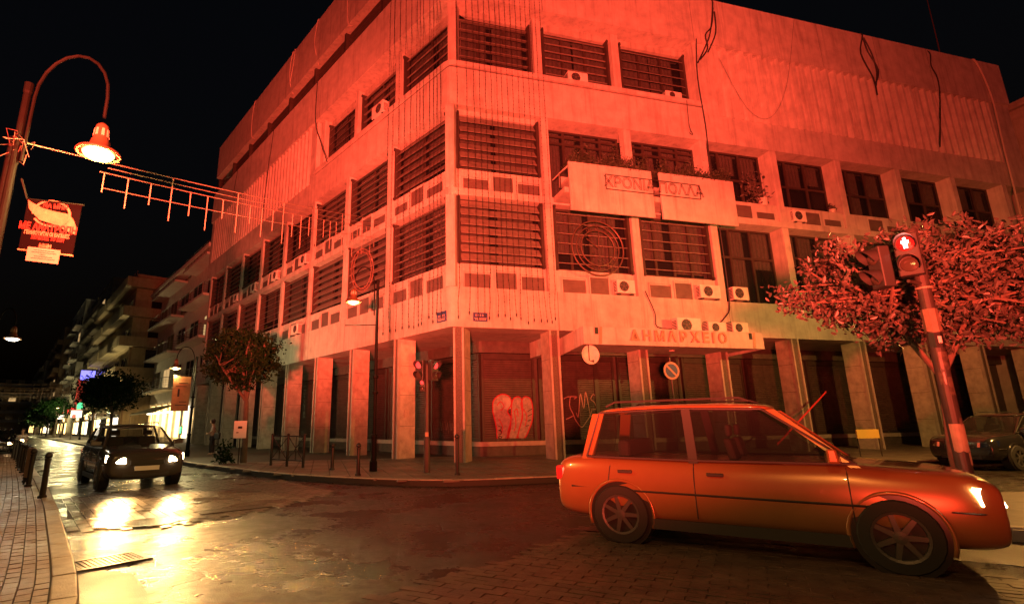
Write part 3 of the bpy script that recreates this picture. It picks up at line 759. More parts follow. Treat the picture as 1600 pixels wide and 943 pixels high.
# ---- graffiti on the shutters (flat paint)
def ribbon(mb, pts, wd, z=0):
    """flat painted stroke along (u,z) points on the right wing's shutters"""
    pts = [V((*p, 0)) for p in pts]
    for i in range(len(pts) - 1):
        a, b = pts[i], pts[i + 1]; t = (b - a)
        if t.length < 1e-6: continue
        t.normalize(); n = V((-t.y, t.x, 0)) * wd / 2; a = a - t * wd * .3; b = b + t * wd * .3
        mb.add([R(p.x, -3.285 + z, p.y) for p in (a - n, b - n, b + n, a + n)], [(0, 1, 2, 3)])
def curve(pts, n=6):
    out = []; p = [pts[0]] + list(pts) + [pts[-1]]
    for i in range(1, len(p) - 2):
        for j in range(n):
            t = j / n; a, b, c, d = [V((*q, 0)) for q in p[i - 1:i + 3]]
            q = .5 * ((2 * b) + (c - a) * t + (2 * a - 5 * b + 4 * c - d) * t * t + (3 * b - a - 3 * c + d) * t ** 3); out.append((q.x, q.y))
    return out + [pts[-1]]
blobs = [[(2.55, 1.9), (2.6, 2.35), (2.95, 2.6), (3.3, 2.5), (3.38, 2.2), (3.2, 1.9), (3.34, 1.6), (3.2, 1.1), (3.12, .8), (2.9, .72), (2.72, .8), (2.68, 1.3)],
         [(3.30, 1.2), (3.36, 1.75), (3.44, 2.35), (3.7, 2.5), (3.86, 2.3), (3.84, 1.7), (3.7, 1.2), (3.55, .8), (3.35, .74), (3.22, .85)],
         [(3.8, 2.2), (3.95, 2.48), (4.2, 2.45), (4.32, 2.15), (4.3, 1.6), (4.15, 1.2), (3.95, .85), (3.74, .76), (3.62, .9), (3.74, 1.3), (3.86, 1.7)]]
gp = MB(); gr = MB(); gk = MB()
for i, bl in enumerate(blobs):
    cl = curve(bl + [bl[0]], 5); gp.add([R(u, -3.290 + .0015 * i, z) for u, z in cl[:-1]], [tuple(range(len(cl) - 1))]); ribbon(gr, cl, .05, .004 + .001 * i)
for pts in ([(2.75, 2.15), (2.9, 2.3), (3.05, 2.1), (2.9, 1.95)], [(3.5, 1.9), (3.55, 1.4), (3.45, 1.1)], [(3.5, 1.9), (3.62, 2.0), (3.66, 1.7)], [(3.9, 2.0), (4.05, 1.7), (3.95, 1.3)], [(2.8, 1.6), (2.95, 1.3), (2.9, 1.0)]): ribbon(gr, curve(pts), .035, .008)
for pts in ([(2.78, 1.3), (2.9, 1.28), (2.88, 1.16), (2.78, 1.14), (2.9, 1.1), (2.88, .98), (2.77, .97)], [(2.8, .92), (2.92, .88), (2.85, .8), (2.76, .84), (2.8, .92)], [(4.1, 1.9), (4.3, 2.0)], [(4.1, 1.7), (4.27, 1.78)], [(4.08, 1.5), (4.22, 1.55)], [(3.98, 1.3), (4.12, 1.32)]): ribbon(gk, pts, .03, .010)
gp.build("graffiti", graffp, shR[0]); gr.build("graffiti_outline", graffr, shR[0]); gk.build("graffiti_tag", graffd, shR[0])
gw = MB()
for pts in ([(5.8, 2.42), (6.0, 2.5), (6.4, 2.5), (6.3, 2.42)], [(6.1, 2.48), (6.05, 2.1), (6.2, 1.75), (6.3, 1.5), (6.55, 1.22), (6.8, 1.45), (7.0, 1.7), (7.1, 2.0)], [(6.35, 1.8), (6.42, 1.65), (6.5, 2.1), (6.6, 2.62), (6.68, 2.1), (6.74, 2.1), (6.85, 2.7), (6.95, 2.1), (7.0, 1.75)], [(7.32, 2.55), (7.2, 2.6), (7.08, 2.4), (7.25, 2.25), (7.3, 2.0), (7.15, 1.95)], [(5.85, 1.55), (6.2, 1.7)], [(6.95, 1.72), (7.3, 1.55)]): ribbon(gw, curve(pts), .04, .004)
gw.build("graffiti", graffw, shR[1])
# small tag on the left wing, pale scribble
m = MB()
for i in range(7):
    u = 2.5 + i * .33; pts = [(u, 1.0), (u + .08, 1.5), (u + .16, 1.1), (u + .26, 1.55)]
    for j in range(3):
        a, b = pts[j], pts[j + 1]; m.add([L(a[0], -3.285, a[1]), L(a[0] + .03, -3.285, a[1]), L(b[0] + .03, -3.285, b[1]), L(b[0], -3.285, b[1])], [(0, 1, 2, 3)])
m.build("graffiti", P("dim_graffiti", (.16, .13, .10), .7), hall)

# ================================================================== things fixed to the town hall
def ac_unit(fr, u, z, w, label, wd=1.0, h=.62, d=.36, turn=0.0):
    t = thing("air_conditioner", fr(u + wd / 2, w, z), label, "air conditioner", "air conditioners on the town hall")
    MB().box(u, u + wd, w - d, w, z + .06, z + h, fr).build("casing", acw, t, bevel=.02)
    cu, cz = u + wd * .38, z + .06 + (h - .06) / 2; r = (h - .1) * .46
    fan = lambda x, y, zz: fr(cu + x, w + zz, cz + y)
    MB().lathe([(r, .002), (r, .012), (r * .93, .012), (r * .9, .004)], n=20, fr=fan).build("fan_ring", acw, t)
    MB().lathe([(r * .9, .0), (r * .9, .005)], n=20, fr=fan).build("fan_opening", acd, t)
    m = MB().lathe([(r * .22, .006), (r * .22, .014)], n=10, fr=fan)
    for k in range(5):
        a = k * 2 * PI / 5; m.add([fan(r * .2 * math.cos(a), r * .2 * math.sin(a), .009), fan(r * .8 * math.cos(a + .1), r * .8 * math.sin(a + .1), .009), fan(r * .8 * math.cos(a + .6), r * .8 * math.sin(a + .6), .009)], [(0, 1, 2)])
    m.build("fan", ventm, t)
    m = MB()
    for k in range(7): m.box(u - .012, u - .002, w - d + .05, w - .05, z + .14 + k * .06, z + .17 + k * .06, fr)
    m.build("side_grille", acd, t)
    MB().tube([fr(u + wd - .03, w - d * .5, z + .2), fr(u + wd + .08, w - d * .4, z + .24), fr(u + wd + .13, w - d * .6, z + .1), fr(u + wd + .16, w - d - .1, z + .3)], .02, 5).build("hose", cablep, t)
    for q in (u + .08, u + wd - .16): MB().box(q, q + .08, w - d, w - .02, z, z + .055, fr).build("foot", acd, t)
    m = MB()
    for q in (.35, .6, .85):
        pts = [fan(r * q * math.cos(k * PI / 10), r * q * math.sin(k * PI / 10), .018) for k in range(21)]; m.tube(pts, .006, 3)
    m.tube([fan(-r, 0, .018), fan(r, 0, .018)], .006, 3).tube([fan(0, -r, .018), fan(0, r, .018)], .006, 3)
    tag(m.build("fan_guard", acd, t), kind='stuff')
    return t
ac_unit(R, 5.42, 15.78, -.25, "air conditioner on the top sill in front of the middle window, fan facing out", .95, .62)
ac_unit(R, 10.25, 15.72, -.15, "small air conditioner on the top sill beside the right end of the windows", .85, .45)
ac_unit(R, 6.72, 6.29, .12, "plain air conditioner below the wire clock, on the first floor ledge", .8, .6)
ac_unit(R, 10.55, 6.28, .14, "air conditioner with an open fan on the first floor ledge left of a pale post", 1.0, .62)
ac_unit(R, 12.22, 6.29, .10, "boxy air conditioner on the first floor ledge under the dark framed window", .78, .62)
ac_unit(R, 16.2, 10.2, .05, "air conditioner on the second floor spandrel left of a vent grille", .72, .6)
ac_unit(R, 8.95, 4.71, .55, "big air conditioner standing on the entrance canopy above the letters", 1.1, .66)
ac_unit(R, 10.25, 4.71, .7, "half hidden air conditioner on the canopy, middle of the three there", .85, .5)
ac_unit(R, 11.3, 4.71, .8, "air conditioner standing end on at the right end of the canopy", .75, .5)
ac_unit(L, 4.75, 15.72, .12, "pale air conditioner on the top sill of the left wing", 1.0, .68)
ac_unit(L, 12.5, 10.18, .12, "air conditioner on the second floor ledge of the left wing under the garland's sticks", .9, .6)
ac_unit(L, 20.3, 10.18, .1, "air conditioner at a dark window two thirds along the left wing", .95, .66)
ac_unit(L, 23.9, 10.18, .1, "smaller air conditioner far along the left wing", .9, .6)
ac_unit(L, 16.6, 10.18, .1, "air conditioner midway along the second floor of the left wing", .9, .62)
ac_unit(L, 13.0, 6.29, .1, "air conditioner on the first floor ledge of the left wing", .9, .6)
# curtain of fairy light strings hung from the roof at the corner
LS = "fairy light strings hung down the town hall corner"
def light_string(fr, u, w, ztop, zbot, seed):
    r = random.Random(seed); pts = []; z = ztop; du = 0
    n = int((ztop - zbot) / .55)
    for i in range(n + 1):
        z = ztop + (zbot - ztop) * i / n
        if z < 6.3 and r.random() < .6: du += r.uniform(-.06, .06)
        pts.append(fr(u + du + r.uniform(-.012, .012), w + r.uniform(0, .02), z))
    m = MB().tube(pts, .0075, 3)
    for i in range(n):
        a, b = V(pts[i]), V(pts[i + 1])
        for j in range(3):
            p = a.lerp(b, (j + r.random() * .5) / 3); s = .019
            m.add([p + V((s, 0, 0)), p + V((-s, 0, 0)), p + V((0, s, 0)), p + V((0, -s, 0)), p + V((0, 0, s * 1.8)), p + V((0, 0, -s * 1.8))], [(0, 2, 4), (2, 1, 4), (1, 3, 4), (3, 0, 4), (2, 0, 5), (1, 2, 5), (3, 1, 5), (0, 3, 5)])
    p = V(pts[-1]); m.lathe([(.01, .05), (.028, -.02), (.01, -.1)], p, 6)
    o = m.build("light_string", wirem)
    return o
usR = [.27, .67, .96, 1.21, 1.45, 1.7, 1.94, 2.14, 2.39, 2.62, 2.87, 3.1, 3.33, 3.54, 3.78, 4.01]
for i, u in enumerate(usR): tag(light_string(R, u, .19, 21.5, 5.0 + rnd.uniform(0, .3), 40 + i), ORD[i] + " fairy light string to the right of the corner pillar, counted outwards from the corner", "light string", LS + ", right wing")
usL = [.31, .53, .76, 1.03, 1.46, 1.7, 1.93, 2.36, 2.8, 3.26, 3.74, 4.13]
for i, u in enumerate(usL): tag(light_string(L, u, .19, 21.5, 5.0 + rnd.uniform(.05, .35), 80 + i), ORD[i] + " fairy light string to the left of the corner pillar, counted outwards from the corner", "light string", LS + ", left wing")
# loose cables hung over the parapets
def cable(pts, r, mat, label, name="hanging_cable", extra=()):
    m = MB()
    for q in [pts] + list(extra):
        cc = []
        p = [V(x) for x in q]; p = [p[0]] + p + [p[-1]]
        for i in range(1, len(p) - 2):
            for j in range(4):
                t = j / 4; a, b, c, d = p[i - 1:i + 3]
                cc.append(.5 * ((2 * b) + (c - a) * t + (2 * a - 5 * b + 4 * c - d) * t * t + (3 * b - a - 3 * c + d) * t ** 3))
        m.tube(cc + [p[-1]], r, 5)
    return tag(m.build(name, mat), label, "cable", "cables hung on the town hall walls")
cw = .17
cable([R(13.3, .0, 21.6), R(13.28, cw, 21.3), R(12.9, cw, 19.6), R(12.5, cw, 18.7), R(11.94, cw, 17.7)], .035, cablem, "thick black cable loop at the top centre, left of the ribbed panel", extra=[[R(13.25, cw, 21.0), R(13.0, cw, 19.9), R(12.55, cw + .03, 19.3), R(12.6, cw, 18.6), R(12.1, cw, 17.9)], [R(13.3, cw, 20.8), R(13.2, cw, 19.6), R(12.6, cw, 18.4)]])
cable([R(22.7, .0, 21.6), R(22.8, cw, 21.4), R(22.4, cw, 20.2), R(22.9, cw, 18.8), R(22.92, cw, 17.8)], .034, cablem, "black cable loop over the middle of the right parapet", extra=[[R(22.85, cw, 21.3), R(23.2, cw, 20.3), R(23.25, cw, 19.2), R(22.95, cw, 18.3)], [R(22.8, cw, 21.2), R(22.95, cw, 20.4), R(23.4, cw, 19.4), R(23.0, cw, 18.5)]])
cable([R(27.6, .0, 21.6), R(27.66, cw, 21.2), R(27.5, cw, 20.4), R(27.75, cw, 19.6), R(27.5, cw, 18.2), R(26.6, cw, 15.3)], .028, cablem, "short black cable over the parapet near the right end")
cable([R(31.2, .0, 21.6), R(31.3, cw, 21.3), R(31.77, cw, 19.2), R(31.6, cw, 16), R(31.5, cw, 13.3), R(31.4, .08, 8)], .04, cablep, "pale conduit running down the right end of the wall")
cable([R(12.02, cw, 19.0), R(11.85, .12, 16.9), R(11.93, .12, 14.5), R(11.95, .05, 12.6), R(12.0, .05, 10.3), R(12.0, .05, 6.4), R(11.7, .05, 5.6), R(10.9, .05, 5.0)], .026, cablem, "dark cable running straight down the seam between windows and ribbed panel")
cable([R(13.2, .14, 18.2), R(14.4, .14, 15.7), R(15.7, .14, 15.4), R(17.0, .14, 17.3), R(18.1, .14, 20.8), R(18.3, .14, 21.5)], .006, cablem, "thin slack wire drooping across the ribbed panel")
cable([R(8.0, .05, 6.5), R(8.35, .05, 5.6), R(8.4, .05, 5.05), R(9.3, .05, 5.0)], .022, cablem, "dark cable running down to the canopy roof behind the big air conditioner")
cable([R(11.1, .1, 15.6), R(11.05, .12, 14.4), R(11.08, .14, 14.1)], .012, cablem, "single dark bulb holder dangling on a wire below the top ledge", "dangling_wire", extra=[[R(11.05, .14, 14.1), R(11.15, .16, 13.85), R(11.0, .16, 13.9), R(11.1, .14, 14.05)]])
for i, (u, zz) in enumerate(((16.5, 24.0), (12.7, 24.2), (23.7, 23.4), (8.5, 23.3))):
    lab = ("pale cable pair over the upper parapet of the left wing", "single pale cable over the upper parapet of the left wing, right of the pair", "thin pale cable over the upper parapet near the far end of the left wing", "pale cable over the upper parapet closest to the picture's top edge")[i]
    ex = [[L(u - .3, .1, 26.35), L(u - .25, .13, 25.2), L(u + .1, .13, zz)]] if i == 0 else ()
    cable([L(u, .0, 26.36), L(u, .12, 26.2), L(u + .3, .12, 25.2), L(u + .15, .12, zz), L(u, -.1, 23.1)], .028, cablep, lab, extra=ex)
cable([L(12.2, .13, 21.5), L(12.1, .16, 18.8), L(11.4, .1, 17.2), L(10.4, .1, 15.5)], .024, cablem, "dark cable snaking down the left wing past the pale end wall")
cable([L(19.0, .13, 21.5), L(19.2, .15, 20), L(19.5, .14, 18.8), L(19.9, .14, 15.2)], .022, cablem, "dark broken cable hanging over the ribbed panel of the left wing")
cable([L(26.5, .13, 21.5), L(26.9, .15, 19.8), L(26.6, .15, 19.3)], .022, cablem, "short dark cable end near the far end of the left wing")
an = thing("roof_antenna", R(32.4, -2, 21.2), "thin whip antenna on the roof near the right end", "antenna")
MB().tube([R(32.4, -2, 21.2), R(32.6, -2, 25), R(32.7, -2, 31)], .045, 6, .02).build("mast", rustwire, an)
MB().box(32.25, 32.55, -2.15, -1.85, 21.2, 21.35, R).build("base", iron, an)
# wire clock ornament
ck = thing("wire_clock_ornament", R(5.88, .32, 7.0), "round wire Christmas ornament like a clock face hung before the first floor window", "ornament")
def circ(r, n=40, a0=0, a1=2 * PI, w=.32): return [R(5.88 + r * math.cos(a0 + (a1 - a0) * i / n), w, 8.05 + r * math.sin(a0 + (a1 - a0) * i / n)) for i in range(n + 1)]
for r, t in ((1.12, .03), (.92, .02), (.73, .024)): MB().tube(circ(r), t, 6).build("ring", rustwire, ck)
for i in range(12):
    a = i * PI / 6; MB().tube([R(5.88 + q * math.cos(a + s), .32, 8.05 + q * math.sin(a + s)) for q, s in ((.73, 0), (.82, .07), (.92, 0), (.82, -.07), (.73, 0))], .013, 4).build("hour_mark", rustwire, ck)
MB().tube([R(5.88, .33, 8.05), R(5.97, .33, 8.75)], .018, 5).tube([R(5.88, .33, 8.05), R(5.4, .33, 8.4)], .018, 5).build("clock_hand", rustwire, ck)
m = MB()
for i in range(30):
    a = rnd.uniform(2.2, 5.9); r = rnd.uniform(.3, 1.0); u, z = 5.88 + r * math.cos(a), 8.05 + r * math.sin(a)
    m.tube([R(u, .33, z), R(u + rnd.uniform(-.12, .12), .36, z + rnd.uniform(-.12, .12))], .010, 3)
m.build("tinsel", rustwire, ck)
MB().tube([R(5.2, .0, 8.9), R(5.3, .3, 8.9)], .015, 4).tube([R(6.5, .0, 8.9), R(6.4, .3, 8.9)], .015, 4).build("bracket", rustwire, ck)
# wire greeting sign
gs = thing("wire_greeting_sign", R(8.08, 1.18, 10.15), "rectangular wire frame sign with the outlined words ΧΡΟΝΙΑ ΠΟΛΛΑ on the balcony planters", "sign")
z0, z1 = 10.17, 10.77
fr_ = [R(5.93, 1.19, z1 + .01), R(10.22, 1.19, z1 + .01), R(10.22, 1.19, z0), R(5.93, 1.19, z0), R(5.93, 1.19, z1 + .01)]
m = MB()
for i in range(4): m.tube(fr_[i:i + 2], .018, 5)
m.build("frame", wirem, gs)
def wfr(u, w, z): return R(u, 1.19 + w, z)
for wd_, uu in (("ΧΡΟΝΙΑ", 6.98), ("ΠΟΛΛΑ", 9.33)):
    m = MB(); put_text(m, wd_, .60, wfr, uu, 10.47, 0, bevel=.011, fill=False); m.build("word", wirem, gs)
# satellite dish under the canopy
sd = thing("satellite_dish", R(4.74, 1.2, 3.4), "round satellite dish hung under the left end of the canopy", "satellite dish")
dfr = lambda x, y, z: R(4.74 + x, 1.2 + z - .02 * 0, 3.72 + y)
MB().lathe([(.02, -.1), (.14, -.085), (.25, -.045), (.335, .02), (.342, .02), (.25, -.055), (.14, -.098), (.02, -.112)], n=28, fr=dfr).build("dish", acw, sd, smooth=True)
MB().tube([R(4.62, 1.32, 4.05), R(4.62, 1.32, 3.5), R(4.7, 1.45, 3.45)], .018, 6).build("arm", dkmetal, sd)
MB().lathe([(.03, 0), (.03, .09)], R(4.7, 1.45, 3.42), 8).build("receiver", acd, sd)
# pot plant on a second floor sill
pp = thing("pot_plant", R(14.8, -.4, 10.96), "bushy pot plant in a pale pot on a second floor window sill", "plant")
MB().lathe([(.13, 0), (.17, .02), (.2, .42), (.17, .42)], R(15.0, -.35, 10.96), 12).build("pot", pot, pp)
pts = [R(14.6 + rnd.gauss(0, .3), -.35 + rnd.gauss(0, .12), 11.7 + rnd.gauss(0, .42)) for _ in range(260)]
leaves(pts, .17, 11).build("foliage", leafm, pp)
m = MB()
for i in range(9): m.tube([R(15.0, -.35, 11.3), R(14.8 + rnd.uniform(-.3, .1), -.35, 11.7), R(14.6 + rnd.uniform(-.5, .5), -.35, 12.2)], .014, 4, .005)
m.build("stems", bark, pp)
pp = thing("pot_plant", R(17.9, -.3, 10.96), "small white flower pot on the sill right of the bushy plant", "plant")
MB().lathe([(.1, 0), (.15, .25), (.12, .25)], R(19.0, -.3, 10.96), 10).build("pot", pot, pp)
leaves([R(19.0 + rnd.gauss(0, .12), -.3, 11.3 + rnd.gauss(0, .1)) for _ in range(50)], .12, 12).build("foliage", leafm, pp)

# ================================================================== street lamps
def lamp_post(base, toward, label, H=5.65, lampz=4.95, reach=.9, power=220, group="street lamps", color=(1.0, .80, .34), lit=True, glow=None, low=.13):
    """decorative lamp post with a swan neck; toward = horizontal unit vector the arm points to"""
    t = thing("street_lamp", base, label, "street lamp", group); b = V(base); d = V((*toward, 0)).normalized()
    MB().lathe([(.11, 0), (.11, .25), (.085, .3), (.075, .9), (.09, .93), (.09, .99), (.055, 1.02), (.042, H - .15), (.05, H - .12), (.05, H)], b, 12).build("post", lampm, t)
    m = MB()
    for z in (2.15, 2.6): m.lathe([(.06, 0), (.085, .02), (.085, .07), (.06, .09)], b + V((0, 0, z)), 10)
    m.build("collars", lampm, t)
    pts = [b + d * .09 + V((0, 0, H - 1.1)), b + d * .10 + V((0, 0, H - .2))]
    R_ = reach / 2; top = H - .2
    for i in range(0, 11):
        a = PI - PI * i / 10
        pts.append(b + d * (.1 + R_ + R_ * math.cos(a)) + V((0, 0, top + .62 * math.sin(a))))
    end = b + d * (.1 + reach)
    pts.append(end + V((0, 0, lampz + .36)))
    MB().tube(pts, .02, 8).build("swan_neck", lampm, t)
    c = (end.x, end.y, lampz)
    bell = MB().lathe([(.02, .42), (.065, .38), (.076, .33), (.08, .2), (.10, .17), (.12, .08), (.235, .02), (.248, -.01), (.235, -.02), (.15, .03), (.11, .06)], c, 20).build("lamp_bell", lampbell, t, smooth=True)
    for k in range(8):
        a = k * PI / 4; q = V((math.cos(a), math.sin(a), 0)); s = V((-q.y, q.x, 0)) * .017; p0 = V(c) + q * .081
        MB().box8([p0 - s + V((0, 0, .22)), p0 + s + V((0, 0, .22)), p0 + s + q * .006 + V((0, 0, .22)), p0 - s + q * .006 + V((0, 0, .22)), p0 - s * .8 - q * .006 + V((0, 0, .32)), p0 + s * .8 - q * .006 + V((0, 0, .32)), p0 + s * .8 + V((0, 0, .32)), p0 - s * .8 + V((0, 0, .32))]).build("slot", stickm, bell)
    if lit:
        MB().lathe([(.15, .025), (.175, -.005), (.155, -.045), (.09, -.075), (.02, -.085)], c, 16).build("bulb_glass", glow or bulb, t, smooth=True)
        l = point("lamp_light", (c[0], c[1], lampz - low), power, color, .045)
        l.parent = t; l.location = V((c[0], c[1], lampz - low)) - b
    return t
# foreground lamp
FLB = V((-5.56, 5.85, .14))
fl = lamp_post(FLB, (1.0, .03), "nearest street lamp with a wide glowing bell, dark banner hung on its post", H=5.62, lampz=4.77, reach=.92, power=620, color=(1.0, .52, .15))
m = MB()
for i in range(14):
    z = 4.75 + rnd.gauss(0, .12); a = rnd.uniform(0, 6.28); p = FLB + V((.06 * math.cos(a), .06 * math.sin(a), z))
    m.tube([p, p + V((rnd.uniform(-.14, .14), rnd.uniform(-.14, .14), rnd.uniform(-.1, .1))), p + V((rnd.uniform(-.2, .2), rnd.uniform(-.2, .2), rnd.uniform(-.2, .15)))], .005, 3)
tag(m.build("tie_ends", rustwire, fl), kind='stuff')
MB().tube([FLB + V((-.14, .08, 0)), FLB + V((-.14, .08, 4.9))], .04, 8).build("second_pole", lampm, fl)
# banner on the foreground post
bn = thing("street_banner", (-5.4, 6.0, 3.4), "dark printed banner with a pale ring and red capitals hanging from the nearest lamp post", "banner")
bt = [V((-5.43, 6.01, 4.22)), V((-4.77, 6.05, 4.14)), V((-4.87, 6.18, 3.50)), V((-5.54, 6.13, 3.60))]
bx = (bt[1] - bt[0]); by = (bt[3] - bt[0]); bnrm = bx.cross(by).normalized()
if bnrm.y > 0: bnrm = -bnrm
def bfr(u, w, z): return tuple(bt[0] + bx * u + by * (1 - z) + bnrm * w)      # u 0..1, z 0..1 up
BW, BH = bx.length, by.length
MB().box(0, 1, -.006, .004, 0, 1, bfr).build("cloth", bannerm, bn)
MB().tube([FLB + V((.05, .1, 4.33)), bfr(-.02, 0, 1.0), bfr(1.03, 0, 1.01)], .014, 6).build("top_rod", lampm, bn)
MB().tube([bfr(-.01, .002, .0), bfr(1.01, .002, .0)], .010, 6).build("bottom_rod", bannerl, bn)
def bpoly(pts, w): return MB().add([bfr(u, w, z) for u, z in pts], [tuple(range(len(pts)))])
bpoly([(.0, .99), (.12, .93), (.3, .86), (.55, .82), (.8, .80), (.9, .7), (.98, .55), (.97, .42), (.8, .47), (.6, .56), (.4, .6), (.28, .62), (.16, .72), (.05, .82)], .0055).build("pale_figure", bannerl, bn)
ring = [(.48 + .34 * math.cos(a), .77 + .25 * math.sin(a)) for a in np.linspace(-2.6, 2.6 + .7, 36)]; m = MB()
for i in range(len(ring) - 1):
    (a, b), (c_, d_) = ring[i], ring[i + 1]; q = lambda x, y, s: (.48 + (x - .48) * s, .77 + (y - .77) * s)
    m.add([bfr(*(lambda p: (p[0], .008, p[1]))(p)) for p in (q(a, b, .92), q(a, b, 1.06), q(c_, d_, 1.06), q(c_, d_, .92))], [(0, 1, 2, 3)])
m.build("pale_ring", bannerl, bn)
def btext(txt, u, z, size, mat, name="lettering", off=.004, sq=1.0):
    vs, fs = text_mesh(txt, size, offset=off)
    xs = [v[0] for v in vs]; wdt = max(xs) - min(xs)
    MB().add([bfr(u + x * sq / BW, .010, z + y / BH) for x, y, zz in vs], fs).build(name, mat, bn)
btext("ΝΑ ΜΗΝ", .53, .915, .075, bannerr); btext("ΜΕ ΑΝΑΤΡΟΠΗ", .47, .475, .118, bannerr, sq=.82, off=.006)
btext("ΓΕΝΝΙΟΥΝΤΑΙ ΟΙ ΕΛΠΙΔΕΣ", .47, .355, .062, bannerl, sq=.72); btext("ΚΕΡΔΙΖΕΙΣ ΤΟ ΖΩΗ", .5, .27, .062, bannerr, sq=.72)
btext("ΜΜΗ", .48, .12, .06, bannerl)
nt = thing("paper_notice", bfr(.4, .01, -.2), "pale paper notice taped to the bottom of the dark banner", "notice")
MB().box(.18, .78, .012, .016, -.20, .075, bfr).build("sheet", stickm, nt)
m = MB()
for i, (a, b) in enumerate(((.30, .68), (.25, .72), (.42, .52), (.32, .66), (.27, .71))): m.add([bfr(a, .0172, .02 - i * .04), bfr(b, .0172, .02 - i * .04), bfr(b, .0172, .032 - i * .04), bfr(a, .0172, .032 - i * .04)], [(0, 1, 2, 3)])
m.build("print", trimm, nt)
# lamp post in front of the left wing, with a wire wreath
lm = lamp_post((-2.56, 15.32, .14), (-.99, -.12), "lit street lamp before the left wing, a wire wreath round its swan neck", H=5.6, lampz=5.05, reach=.62, power=150)
MB().tube([(-2.56, 15.32, 4.35), (-3.5, 15.25, 4.33)], .015, 6).build("banner_rod", lampm, lm)
wr = thing("wire_wreath", (-3.0, 15.15, 5.4), "oval wire wreath ornament fixed on the lamp post before the left wing", "ornament")
def oval(a, b, n=30, k=0): return [(-3.02 + a * math.cos(2 * PI * i / n) * .96, 15.14 - a * math.cos(2 * PI * i / n) * .1, 6.02 + b * math.sin(2 * PI * i / n)) for i in range(n + 1)]
for a, b in ((.36, .68), (.29, .58)): MB().tube(oval(a, b), .013, 5).build("ring", rustwire, wr)
m = MB()
for i in range(60):
    t = rnd.uniform(0, 6.28); a = .325 + rnd.uniform(-.04, .04); x, z = a * math.cos(t), (a + .3) * math.sin(t)
    m.tube([(-3.02 + x, 15.1, 6.02 + z), (-3.02 + x + rnd.uniform(-.06, .06), 15.1 + rnd.uniform(-.04, .04), 6.02 + z + rnd.uniform(-.07, .07))], .008, 3)
m.build("tinsel", rustwire, wr)
# lamp post beyond the town hall, with a banner
l3 = lamp_post((-12.58, 24.44, .14), (-.8, -.6), "lit street lamp with an orange banner just past the end of the town hall", H=4.55, lampz=4.1, reach=.75, power=900, low=.3)
bn2 = thing("street_banner", (-13.0, 24.1, 2.1), "orange poster banner hanging on the lamp post past the town hall", "banner")
b2 = lambda u, w, z: (-12.7 - u * .8, 24.35 - u * .6 - w, z)
MB().box(0, .72, 0, .02, 2.15, 3.72, b2).build("cloth", P("orange_banner", (.5, .24, .1), .6, noise=.3, nscale=3), bn2)
MB().tube([b2(-.1, 0, 3.75), b2(.78, 0, 3.75)], .015, 5).build("rod", lampm, bn2)
m = MB()
for a, b, z, h in ((.1, .5, 3.4, .03), (.15, .6, 3.25, .03), (.42, .5, 2.8, .35), (.1, .4, 2.55, .03), (.1, .55, 2.4, .03)): m.box(a, b, .021, .026, z, z + h, b2)
m.build("print", trimm, bn2)
# lamp on the left pavement far away and further ones down the street
lamp_post((-16.2, 17.6, .14), (.95, -.3), "pale lit street lamp standing alone in the dark on the left pavement", H=4.95, lampz=4.42, reach=.9, power=320, color=(1, .85, .55), glow=bulbw)
for i, (u, w, lab) in enumerate(((66, 4.2, "lit street lamp beside the tilted awning down the street"), (92, 4.4, "distant lit street lamp near the red neon sign"), (120, 4.6, "small distant street lamp above the clipped round tree"), (150, 4.6, "tiny street lamp at the far end of the street"))):
    p = L(u, w, .14); lamp_post(p, (-nL.x * -1, -nL.y * -1), lab, H=5.2, lampz=4.75, reach=.8, power=2300, low=.5, glow=(bulbw if i != 1 else bulb))
lamp_post((-2.4, -3.0, .14), (1, .3), "street lamp standing behind the photographer on the near pavement", H=6.6, lampz=6.0, reach=1.2, power=800, color=(1.0, .46, .12))

lamp_post((16.4, 12.3, .14), (-1, .1), "street lamp beyond the right edge whose amber light falls on the entrance canopy", H=6.2, lampz=5.6, reach=.9, power=3300, color=(1.0, .46, .10))

# ================================================================== garland across the street
ga = thing("street_garland", (-5.3, 6.3, 4.4), "string light garland with hanging sticks stretched over the street from lamp post to town hall", "garland")
A0, B0 = V((-5.5, 5.85, 4.92)), V(L(4.98, .1, 10.42))
def gpt(t, dz=0, off=0): return A0.lerp(B0, t) + V((0, 0, -.45 * t * (1 - t) + dz))
tt = [i / 24 for i in range(25)]
MB().tube([gpt(t) for t in tt], .0095, 5).build("carrier_wire", rope, ga)
MB().tube([gpt(t, -.07 - .18 * t) for t in tt[2:]], .008, 5).build("carrier_wire", rope, ga)
MB().tube([gpt(t, -.15 - .28 * t) for t in [.075] + tt[3:]], .009, 5).build("carrier_wire", rope, ga)
MB().tube([gpt(t, -.38 - .5 * t) for t in [.08] + tt[3:]], .008, 5).build("carrier_wire", rope, ga)
lens = [.32, .50, .36, .55, .40, .58, .33, .52]
ns = 27
for i in range(ns):
    t = .08 + .89 * (i / (ns - 1)) ** 1.05; l = lens[i % 8]; up = 0 if i % 4 == 3 else -.15 - .28 * t
    MB().tube([gpt(t, up), gpt(t, -.15 - .28 * t - l * (.85 + 1.7 * t))], .0105, 5).build("light_stick", rope, ga)
for k, (zz, dd) in enumerate(((5.6, 0),)):
    tag(MB().tube([(-9.5, 5.2, 5.2), (-6.1, 5.75, 4.9)], .012, 4).build("overhead_wire", cablem), "thin dark overhead wire running left from the nearest lamp post", "wire")
